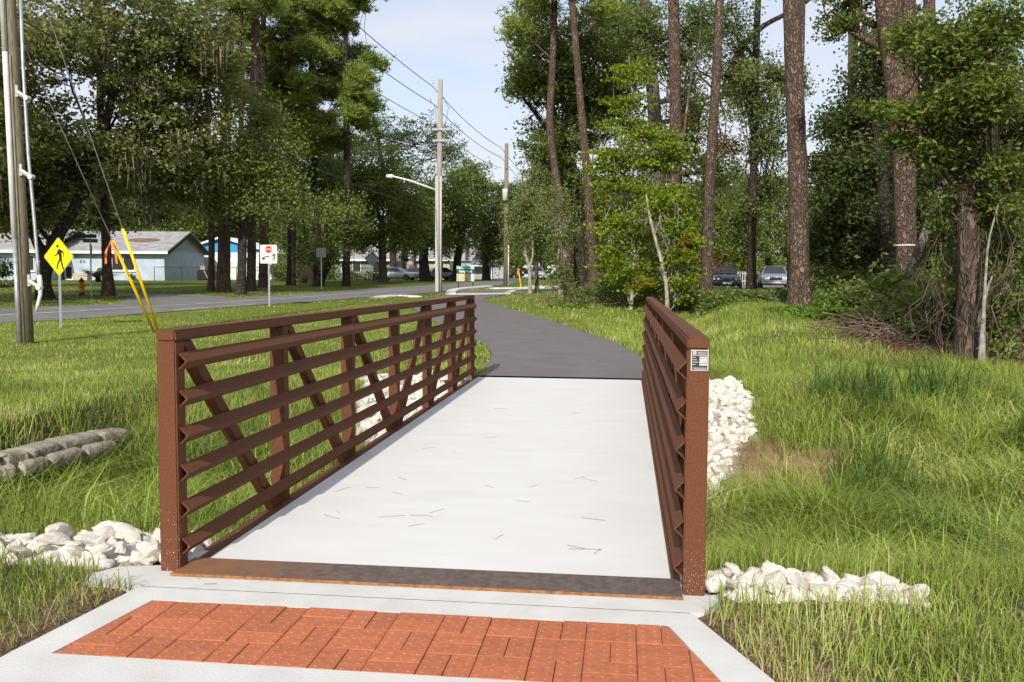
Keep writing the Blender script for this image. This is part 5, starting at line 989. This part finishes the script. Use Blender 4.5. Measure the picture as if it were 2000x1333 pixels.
# background trees: one model, copied
bt = tree('background_tree', 'leafy green tree in the line behind the parking lot', 'tree', [(1500, 555), (1500, 470), (1502, 400)], 88, [12, 10, 7], 'oak_bark', [(1500, 430, 88, 75, 55, 3.6), (1470, 380, 88, 55, 45, 3), (1530, 370, 88, 55, 45, 3), (1500, 480, 88, 80, 40, 3.6)], 'leaf_far', nc=200, nl=60, cr=.9, ls=.3, group='trees behind the parking lot')
def copy_tree(o, loc, s, rz, label, group):
    c_ = o.copy(); link(c_); c_.location = [float(q) for q in loc]; c_.scale = (s, s, s*random.uniform(.9, 1.1)); c_.rotation_euler = (0, 0, rz); c_['label'] = label; c_['group'] = group
    for ch in o.children:
        e = ch.copy(); link(e); e.parent = c_
for px, d_, s in ((1250, 92, 1.0), (1330, 84, .9), (1400, 95, 1.0), (1450, 84, .8), (1570, 92, .95), (1640, 82, 1.1), (1740, 80, 1.2), (1840, 76, 1.2), (1940, 72, 1.2), (2060, 70, 1.2), (1180, 100, 1.1), (1120, 110, 1.2)):
    copy_tree(bt, GD(px, d_), s, random.uniform(0, 6), 'leafy green tree in the line behind the parking lot', 'trees behind the parking lot')
for px, d_, s in ((-40, 112, 1.5), (90, 118, 1.5), (230, 112, 1.35), (330, 108, 1.3), (390, 122, 1.3), (460, 128, 1.5), (540, 125, 1.5), (620, 130, 1.5), (700, 132, 1.3), (1010, 160, 1.4), (1060, 150, 1.4)):
    copy_tree(bt, GD(px, d_), s, random.uniform(0, 6), 'leafy green tree rising behind the houses', 'trees behind the houses')
bt['label'] = 'leafy green tree in the line behind the parking lot'
# far wood closing the view
N = 32000; lat = rng.uniform(-160, 160, N); dd = rng.uniform(170, 215, N)-.25*np.abs(lat)*0; top_ = 9+4*np.sin(lat*.21)+3*np.sin(lat*.083+1)+2*np.sin(lat*.5)
q = np.stack([CX+lat*math.cos(YW)-dd*math.sin(YW), CY+lat*math.sin(YW)+dd*math.cos(YW), 1.0+rng.uniform(0, 1, N)**.8*np.clip(top_, 3, 20)], 1)
V_, F_ = leaves(q, 1.6, 1.05); tag(mobj('far_wood', npmesh('far_wood', V_, F_, 'leaf_street')), 'distant dark green wood closing the view behind houses and road', 'wood', kind='stuff')

# ------------------------------------------------------------------ shrubs, undergrowth, brush
def shrub(name, label, ells, leaf, nc, nl, cr, ls, group=None, cat='shrub', stems=7):
    c0 = AT(*ells[0][:3]); base = np.array([c0[0], c0[1], HZ(c0[0], c0[1])]); root = empty(name, base, label, cat, group); pts, cc = clump_pts(ells, nc, nl, cr, .6)
    hz = H(pts[:, 0], pts[:, 1]); pts[:, 2] = np.maximum(pts[:, 2], hz+.03+rng.uniform(0, .1, len(pts))); V_, F_ = leaves(pts, ls, ls*.6); mobj('foliage', npmesh('foliage', V_-base, F_, leaf), root)
    paths = [(wob(base+rng.normal(size=3)*[.15, .15, 0]-[0, 0, .05], cc[rng.integers(len(cc))], 6, .3)-base, np.linspace(.02, .006, 6)) for _ in range(stems)]; mobj('stems', tubes_mesh('stems', paths, 'twig', 4), root)
shrub('shrub', 'bright green leafy shrub at the foot of the sunlit plated pine', [(1580, 625, 24.5, 60, 30, .8), (1620, 610, 24.5, 40, 35, .6), (1540, 640, 24, 45, 18, .5), (1600, 650, 22.5, 60, 22, .7)], 'leaf_shrub', 120, 26, .2, .11)
shrub('shrub', 'grey green shrub among fallen sticks below the parked cars', [(1475, 605, 31, 40, 30, .8), (1450, 620, 30, 40, 16, .6)], 'leaf_bush', 80, 26, .25, .12)
shrub('shrub', 'round leaved vine shrub beside the stick pile at the wood edge', [(1805, 625, 18.5, 38, 55, .5), (1780, 650, 18, 35, 30, .4)], 'leaf_bush', 90, 16, .17, .12)
shrub('shrub', 'light green weed standing at the wood edge near the lichen spotted stem', [(1920, 755, 13.4, 28, 18, .2)], 'leaf_shrub', 26, 20, .1, .07)
shrub('shrub', 'bushy thicket under the sweetgum leaves right of the path', [(1210, 560, 40, 60, 35, 1.2), (1270, 575, 39, 50, 30, 1), (1150, 580, 42, 60, 28, 1), (1120, 600, 38, 40, 14, .8)], 'leaf_bush', 200, 28, .35, .14)
shrub('shrub', 'low green bush beneath the dark pine left of the navy sedan', [(1400, 590, 39, 45, 25, .8), (1345, 590, 37, 30, 28, .8)], 'leaf_bush', 110, 26, .3, .13)
shrub('shrub', 'yellow green fern patch at the base of the dark pine', [(1400, 622, 30, 40, 14, .5)], 'leaf_shrub', 44, 20, .16, .13)
shrub('shrub', 'dark hedge along the yard of the dark green house', [(690, 540, 96, 40, 12, 1), (640, 535, 97, 25, 16, 1), (735, 538, 95, 20, 12, 1)], 'leaf_oak', 90, 30, .6, .24)
shrub('shrub', 'brushy thicket behind the chain link fence', [(560, 530, 84, 50, 30, 2), (600, 540, 80, 40, 18, 1.5)], 'leaf_oak', 120, 34, .6, .24)
shrub('shrub', 'small round clipped bush under the barred window', [(258, 542, 84, 7, 6, .4)], 'leaf_oak', 24, 30, .18, .12)
shrub('shrub', 'clump of reddish ornamental shrubs left of the wooden pole', [(10, 535, 60, 40, 35, 1.3), (-40, 540, 60, 40, 40, 1.4)], 'leaf_bush', 80, 30, .45, .2)
shrub('shrub', 'mid green bushes between the sunlit plated pine and the thick red barked pine', [(1640, 590, 27, 45, 40, 1), (1690, 585, 26, 45, 45, 1), (1730, 605, 24, 35, 35, .8)], 'leaf_bush', 130, 26, .32, .13)
shrub('shrub', 'leafy vine screen right of the vine covered tree', [(1975, 600, 15.8, 45, 60, .5), (1990, 480, 16, 50, 60, .5), (1955, 680, 15.4, 40, 25, .4)], 'leaf_bush', 130, 24, .2, .095)
# sago palm
sgp = empty('sago_palm', GD(192, 76), 'dark spiky sago palm in front of the pale blue house', 'palm')
fr = []
for i_ in range(34):
    a = i_*2.4; e = .25+1.0*(i_ % 7)/7; l = 1.9; P = np.array([[math.cos(a)*l*s_*math.cos(e*(1-.35*s_)), math.sin(a)*l*s_*math.cos(e*(1-.35*s_)), .3+l*s_*math.sin(e*(1-.55*s_))] for s_ in np.linspace(0, 1, 6)])
    sd = np.array([-math.sin(a), math.cos(a), -.15]); w_ = np.array([.03, .16, .2, .18, .12, .01])[:, None]
    mb = MB(); mb.add(np.concatenate([P-sd*w_, P+sd*w_]), [(k_, k_+1, k_+7, k_+6) for k_ in range(5)]); mb.build('frond', 'leaf_dark', sgp)
mb = MB(); mb.lathe([(.2, -.1), (.24, .2), (.18, .42)], 10); mb.build('trunk', 'oak_bark', sgp)
# undergrowth of the wood (one mass)
ells = [(x, 585+random.uniform(-45, 35)-(x-1500)*.0, random.uniform(30, 46), random.uniform(40, 70), random.uniform(25, 45), 1.5) for x in np.linspace(1360, 2050, 26)]
ells += [(x, 600+random.uniform(-60, 40), random.uniform(19, 27), random.uniform(40, 80), random.uniform(25, 50), 1) for x in np.linspace(1690, 2080, 12)]
ells += [(x, random.uniform(430, 640), random.uniform(16.5, 20), random.uniform(40, 70), random.uniform(30, 55), .7) for x in np.linspace(1880, 2080, 11)]
pts, cc = clump_pts(ells, 1500, 34, .38, .7); hz = H(pts[:, 0], pts[:, 1]); pts[:, 2] = np.maximum(pts[:, 2], hz+rng.uniform(0, .3, len(pts)))
kp = ~(((DEP(pts[:, 0], pts[:, 1]) > 26) & (LAT(pts[:, 0], pts[:, 1])/DEP(pts[:, 0], pts[:, 1]) < .31) & (pts[:, 2] > 1.05))); pts = pts[kp]
V_, F_ = leaves(pts, .16, .1); tag(mobj('undergrowth', npmesh('undergrowth', V_, F_, 'leaf_bush')), 'tangled dark undergrowth on the floor of the right hand wood', 'undergrowth', kind='stuff')
def twigs(n, cen, spread, L_, r_, lift, zsc=.5):
    out = []
    for _ in range(n):
        c_ = cen+rng.normal(size=3)*spread; z0_ = HZ(c_[0], c_[1]); c_ = np.array([c_[0], c_[1], z0_+abs(rng.normal())*lift]); v = rng.normal(size=3)*[1, 1, zsc]; v = v/np.linalg.norm(v)*L_*rng.uniform(.4, 1.2)
        p = wob(c_-v/2, c_+v/2, 5, .35); p[:, 2] = np.maximum(p[:, 2], H(p[:, 0], p[:, 1])+.01); out.append((p, np.linspace(r_, r_*.35, 5)*rng.uniform(.5, 1.2)))
    return out
tag(mobj('stick_pile', tubes_mesh('stick_pile', twigs(150, GP(1705, 662), [.6, .6, 0], 1.1, .013, .16, .2), 'twig', 4)), 'pile of brown sticks and twigs at the wood edge by the thick pine', 'sticks', kind='stuff')
tag(mobj('stick_pile', tubes_mesh('stick_pile', twigs(240, GP(1200, 592), [1.8, 1.6, 0], 1.5, .018, .35, .6), 'twig', 4)), 'grey brush of dead twigs between the slender pine and the path', 'sticks', kind='stuff')
vn = []
for _ in range(80):
    a = AT(random.uniform(1815, 2010), random.uniform(330, 560), random.uniform(14.3, 16.5)); b_ = a+np.array([random.uniform(-.5, .5), random.uniform(-.4, .4), -random.uniform(.5, 1.8)]); b_[2] = max(b_[2], HZ(b_[0], b_[1])+.02); vn.append((wob(a, b_, 7, .35), np.linspace(.004, .008, 7)*random.uniform(.6, 1.5)))
tag(mobj('hanging_vines', tubes_mesh('hanging_vines', vn, 'twig', 3)), 'bare brown vines hanging round the vine covered tree', 'vines', kind='stuff')
tag(mobj('bare_brush', tubes_mesh('bare_brush', sum([twigs(24, GP(x, y), [.8, .8, 0], 1.5, .007, .6, 1.) for x, y in ((1840, 690), (1950, 690), (1990, 700), (1870, 660), (1800, 660))], []), 'twig', 3)), 'tangle of bare brown twigs around the vine covered tree', 'brush', kind='stuff')
N = 9000; q = np.array([GP(1830, 715), GP(1960, 720), GP(1780, 690)]); cidx = rng.integers(0, 3, N); c_ = q[cidx]+rng.normal(size=(N, 3))*[.8, .55, 0]; c_[:, 2] = H(c_[:, 0], c_[:, 1])+rng.uniform(.0, .07, N)
an = rng.uniform(0, 6.28, N); u_ = np.stack([np.cos(an), np.sin(an), rng.normal(size=N)*.25], 1)*rng.uniform(.05, .13, (N, 1)); v_ = np.stack([-np.sin(an), np.cos(an), 0*an], 1)*.004
V_ = np.stack([c_-u_, c_+v_, c_+u_, c_-v_], 1).reshape(-1, 3); tag(mobj('pine_straw', npmesh('pine_straw', V_, np.arange(4*N).reshape(-1, 4), 'pine_straw')), 'reddish brown pine straw lying along the wood edge', 'pine straw', kind='stuff')
def branch(label, pix, d_, w_, subs=()):
    P = trunk_path(pix, d_, base=False); base = P[0].copy(); r_ = empty('fallen_branch', base, label, 'branch'); paths = [(P-base, np.linspace(w_*.8, w_*.3, len(P)))]
    mobj('stem', tubes_mesh('stem', paths, 'grey_bark', 6), r_)
    for s_ in subs: Q = trunk_path(s_, d_, base=False); mobj('side_branch', tubes_mesh('side_branch', [(Q-base, np.linspace(w_*.5, w_*.2, len(Q)))], 'grey_bark', 5), r_)
branch('pale fallen branch propped up below the silver car', [(1495, 640), (1502, 610), (1512, 585), (1530, 562)], 27, .03, [[(1507, 592), (1500, 575)], [(1500, 615), (1480, 612), (1455, 635)], [(1490, 573), (1475, 580), (1464, 600)]])
branch('crooked pale stick lying in the grey brush right of the path', [(1150, 586), (1165, 580), (1172, 592), (1190, 595), (1215, 590)], 36, .03, [[(1190, 595), (1200, 608)]])
branch('grey stick slanting out of the stick pile by the thick pine', [(1682, 668), (1710, 652), (1735, 632)], 16.8, .03)
branch('pale stick poking from pine straw beside the lichen spotted stem', [(1935, 722), (1942, 700), (1960, 688), (1985, 670)], 14, .03)
tp_ = AT(1766, 480, 21.6); tie = empty('marking_tape', tp_, 'white tape tied round the thick red barked pine', 'tape'); mb = MB(); mb.lathe([(.268, -.01), (.268, .02)], 20); o = mb.build('band', 'pvc', tie); o.location = (AT(1768, 480, 22)-tp_)

# ------------------------------------------------------------------ grass
def blades(P, h, w, lean, azb=None):
    N = len(P); an = rng.uniform(0, 6.283, N) if azb is None else azb; dr = np.stack([np.cos(an), np.sin(an), 0*an], 1); an2 = rng.uniform(0, 6.283, N); sd = np.stack([np.cos(an2), np.sin(an2), 0*an2], 1)*(w/2)[:, None]
    hh = h[:, None]; ln = (lean*h)[:, None]; z = np.array([0, 0, 1.])
    mid = P+dr*ln*.28+z*hh*.6; tip = P+dr*ln+z*hh*(1-.35*np.clip(lean, 0, 1.2)[:, None])
    V_ = np.stack([P-sd, P+sd, mid+sd*.8, mid-sd*.8, tip], 1).reshape(-1, 3); b5 = np.arange(N)[:, None]*5
    return V_, b5+np.array([[0, 1, 2, 3]]), b5+np.array([[3, 2, 4]])
def region(n, lat_f, d0, d1):
    d_ = np.sqrt(rng.uniform(d0**2, d1**2, n)); a = rng.uniform(-lat_f, lat_f, n)*d_; return CX+a*math.cos(YW)-d_*math.sin(YW), CY+a*math.sin(YW)+d_*math.cos(YW), d_
def keep(X, Y):
    bad = inpoly(PADP, X, Y) | inpoly(ABP, X, Y) | inpoly(TRAIL, X, Y) | inpoly(ROAD, X, Y) | inpoly(DRIVE, X, Y) | inpoly(SIDE, X, Y) | rockzone(X, Y) | woods(X, Y)
    bad |= (np.abs(X) < 1.3) & (Y > -.1) & (Y < 9)
    bad |= (np.hypot((X-dirtc[0])/1.25, (Y-dirtc[1])/.55) < 1+.25*vnoise(X, Y, 3, 8)) & (rng.uniform(size=X.shape) < .82)
    bad |= (DEP(X, Y) > 48.5) & (LAT(X, Y) > 5.5)
    return ~bad
Vs = []; F4 = []; F3 = []; c = 0; Vd = []; D4 = []; D3_ = []; cd = 0
def addg(V_, a, b_, dry=False):
    global c, cd
    if dry: Vd.append(V_); D4.append(a+cd); D3_.append(b_+cd); cd += len(V_)
    else: Vs.append(V_); F4.append(a+c); F3.append(b_+c); c += len(V_)
for (n, lf_, d0, d1, wmul) in ((108000, .72, 2.6, 8, 1), (150000, .66, 8, 15, 1.5), (95000, .62, 15, 30, 2.8), (45000, .62, 30, 62, 5.5)):
    X, Y, d_ = region(n, lf_, d0, d1); ok = keep(X, Y); nzs = vnoise(X, Y, 1.1, 21); ok &= rng.uniform(size=n) < np.clip(.85+.5*nzs, .3, 1); X, Y, d_, nzs = X[ok], Y[ok], d_[ok], nzs[ok]; n_ = len(X)
    dt = ditch(X, Y); lt = LAT(X, Y)/d_
    h = np.where(lt < 0, np.interp(d_, [4, 8, 12, 16, 22, 60], [.13, .17, .11, .085, .07, .065]), np.interp(d_, [4, 8, 13, 20, 60], [.15, .22, .2, .17, .11]))
    h = h+dt*np.where(lt > .25, .42, .36); cl = np.clip(vnoise(X, Y, 2.6, 31), -1, 1); h = h*(1+.5*cl)*rng.uniform(.5, 1.3, n_); h = np.maximum(h, .03)
    edge = inpoly([(p[0]+(.3 if p[0] > 0 else -.3), p[1]) for p in PADP], X, Y); h = np.where(edge, np.minimum(h, .13), h); pk = edge & (rng.uniform(size=n_) < .15)
    dp = np.hypot((X-dirtc[0])/1.25, (Y-dirtc[1]+.5)/1.3); h = np.where(dp < 1.25, h*(.35+.5*np.clip(dp/1.25, 0, 1)), h)
    far_ = (d_ > 42) & (lt < 0); h = np.where(far_, .07, h); near_tr = np.abs(Y-9.8) < 1.2; h = np.where(near_tr & (np.abs(X) < 3), np.minimum(h, .16), h)
    w = (.0042+.010*np.clip(h-.2, 0, .4))*wmul*rng.uniform(.7, 1.4, n_); lean = np.abs(rng.normal(.5, .38, n_))+.3*(h > .3)
    P = np.stack([X, Y, H(X, Y)-.012+.018*vnoise(X, Y, 2.3, 1)*(d_ < 16)], 1)
    dry = (rng.uniform(size=n_) < np.where(edge, .5, .11+.09*np.clip(nzs, -1, 1))); 
    sel = ~pk
    for dflag in (False, True):
        mk_ = sel & (dry == dflag); addg(*blades(P[mk_], h[mk_]*(.8 if dflag else 1), w[mk_], lean[mk_]+(.5 if dflag else 0)), dry=dflag)
# taller arching tussocks in the ditch
tus = [(x, y) for x, y in zip(rng.uniform(1.6, 7.5, 46), rng.uniform(1.2, 7.6, 46))]+[(x, y) for x, y in zip(rng.uniform(-5, -1.6, 26), rng.uniform(1.0, 5.5, 26))]+[(x, y) for x, y in zip(rng.uniform(-4.65, -3.9, 16), rng.uniform(2.6, 5.3, 16))]
for x, y in tus:
    if not bool(keep(np.array([x]), np.array([y]))[0]): continue
    n_ = 130; X = x+rng.normal(size=n_)*.13; Y = y+rng.normal(size=n_)*.13; P = np.stack([X, Y, H(X, Y)-.02], 1); h = rng.uniform(.4, .95, n_)*random.uniform(.7, 1.1); addg(*blades(P, h, rng.uniform(.006, .013, n_), rng.uniform(.3, 1.1, n_)))
TV = []; T4 = []; T3 = []; ct = 0
for x, y in zip(rng.uniform(3.2, 7.2, 60), rng.uniform(2.2, 8.2, 60)):
    if not bool(keep(np.array([x]), np.array([y]))[0]) or vnoise(np.array([x]), np.array([y]), .9, 77)[0] < -.1: continue
    n_ = 110; X = x+rng.normal(size=n_)*.16; Y = y+rng.normal(size=n_)*.16; P = np.stack([X, Y, H(X, Y)-.02], 1); h = rng.uniform(.4, .9, n_); a, b4, b3 = blades(P, h, rng.uniform(.009, .018, n_), rng.uniform(.2, .9, n_)); TV.append(a); T4.append(b4+ct); T3.append(b3+ct); ct += len(a)
tag(mobj('tall_grass', npmesh('tall_grass', np.concatenate(TV), [np.concatenate(T4), np.concatenate(T3)], 'grass_tall')), 'darker broad bladed tall grass in the ditch before the vine covered tree', 'grass', kind='stuff')
N = 170; X = rng.uniform(2.2, 7.5, N); Y = rng.uniform(.6, 9.5, N); ok = keep(X, Y); X, Y = X[ok], Y[ok]; n_ = len(X); P = np.stack([X, Y, H(X, Y)], 1); addg(*blades(P, rng.uniform(.6, 1.15, n_), np.full(n_, .0036), rng.uniform(.1, .7, n_)))
tag(mobj('grass', npmesh('grass', np.concatenate(Vs), [np.concatenate(F4), np.concatenate(F3)], 'grass_blade')), 'green grass of the lawns, verges and overgrown ditch', 'grass', kind='stuff')
tag(mobj('dry_grass', npmesh('dry_grass', np.concatenate(Vd), [np.concatenate(D4), np.concatenate(D3_)], 'grass_dry')), 'dry straw coloured blades mixed through the grass', 'grass', kind='stuff')

# ------------------------------------------------------------------ fallen pine needles on the deck
def needle(px, py, l, a, m_='twig', z=.0):
    v = fw*F+RT*(px-1000)-UP*(py-666.5); t_ = -CZ/v[2]; p = CAM+v*t_; bnd = random.uniform(-.25, .25)
    q = np.array([[math.cos(a)*s_*l-math.sin(a)*bnd*l*(s_*s_-.25), math.sin(a)*s_*l+math.cos(a)*bnd*l*(s_*s_-.25), .0035] for s_ in np.linspace(-.5, .5, 6)])
    o = mobj('pine_needle', tubes_mesh('pine_needle', [(q, .0010)], m_, 4), None, (p[0], p[1], .0 if p[1] > .19 else .0)); tag(o, 'fallen brown pine needle lying on the white concrete', 'pine needle', 'pine needles on the concrete')
for i_ in range(24):
    px = random.uniform(620, 1260); py = random.choice([random.uniform(770, 1090), random.uniform(900, 1010)])
    if px < 395+(1097-py)*1.49+40 or px > 1253+(py-742)*.146-15: continue
    needle(px, py, random.uniform(.07, .17), random.uniform(-1.4, 1.4), 'needle')
for px, py, l, a in ((1142, 1074, .17, .1), (1125, 1070, .12, -.5), (1168, 1078, .1, 1.2), (975, 1050, .1, 1.3), (385, 1130, .05, -.7), (410, 1142, .06, .3), (1160, 1015, .15, -.3)): needle(px, py, l, a)
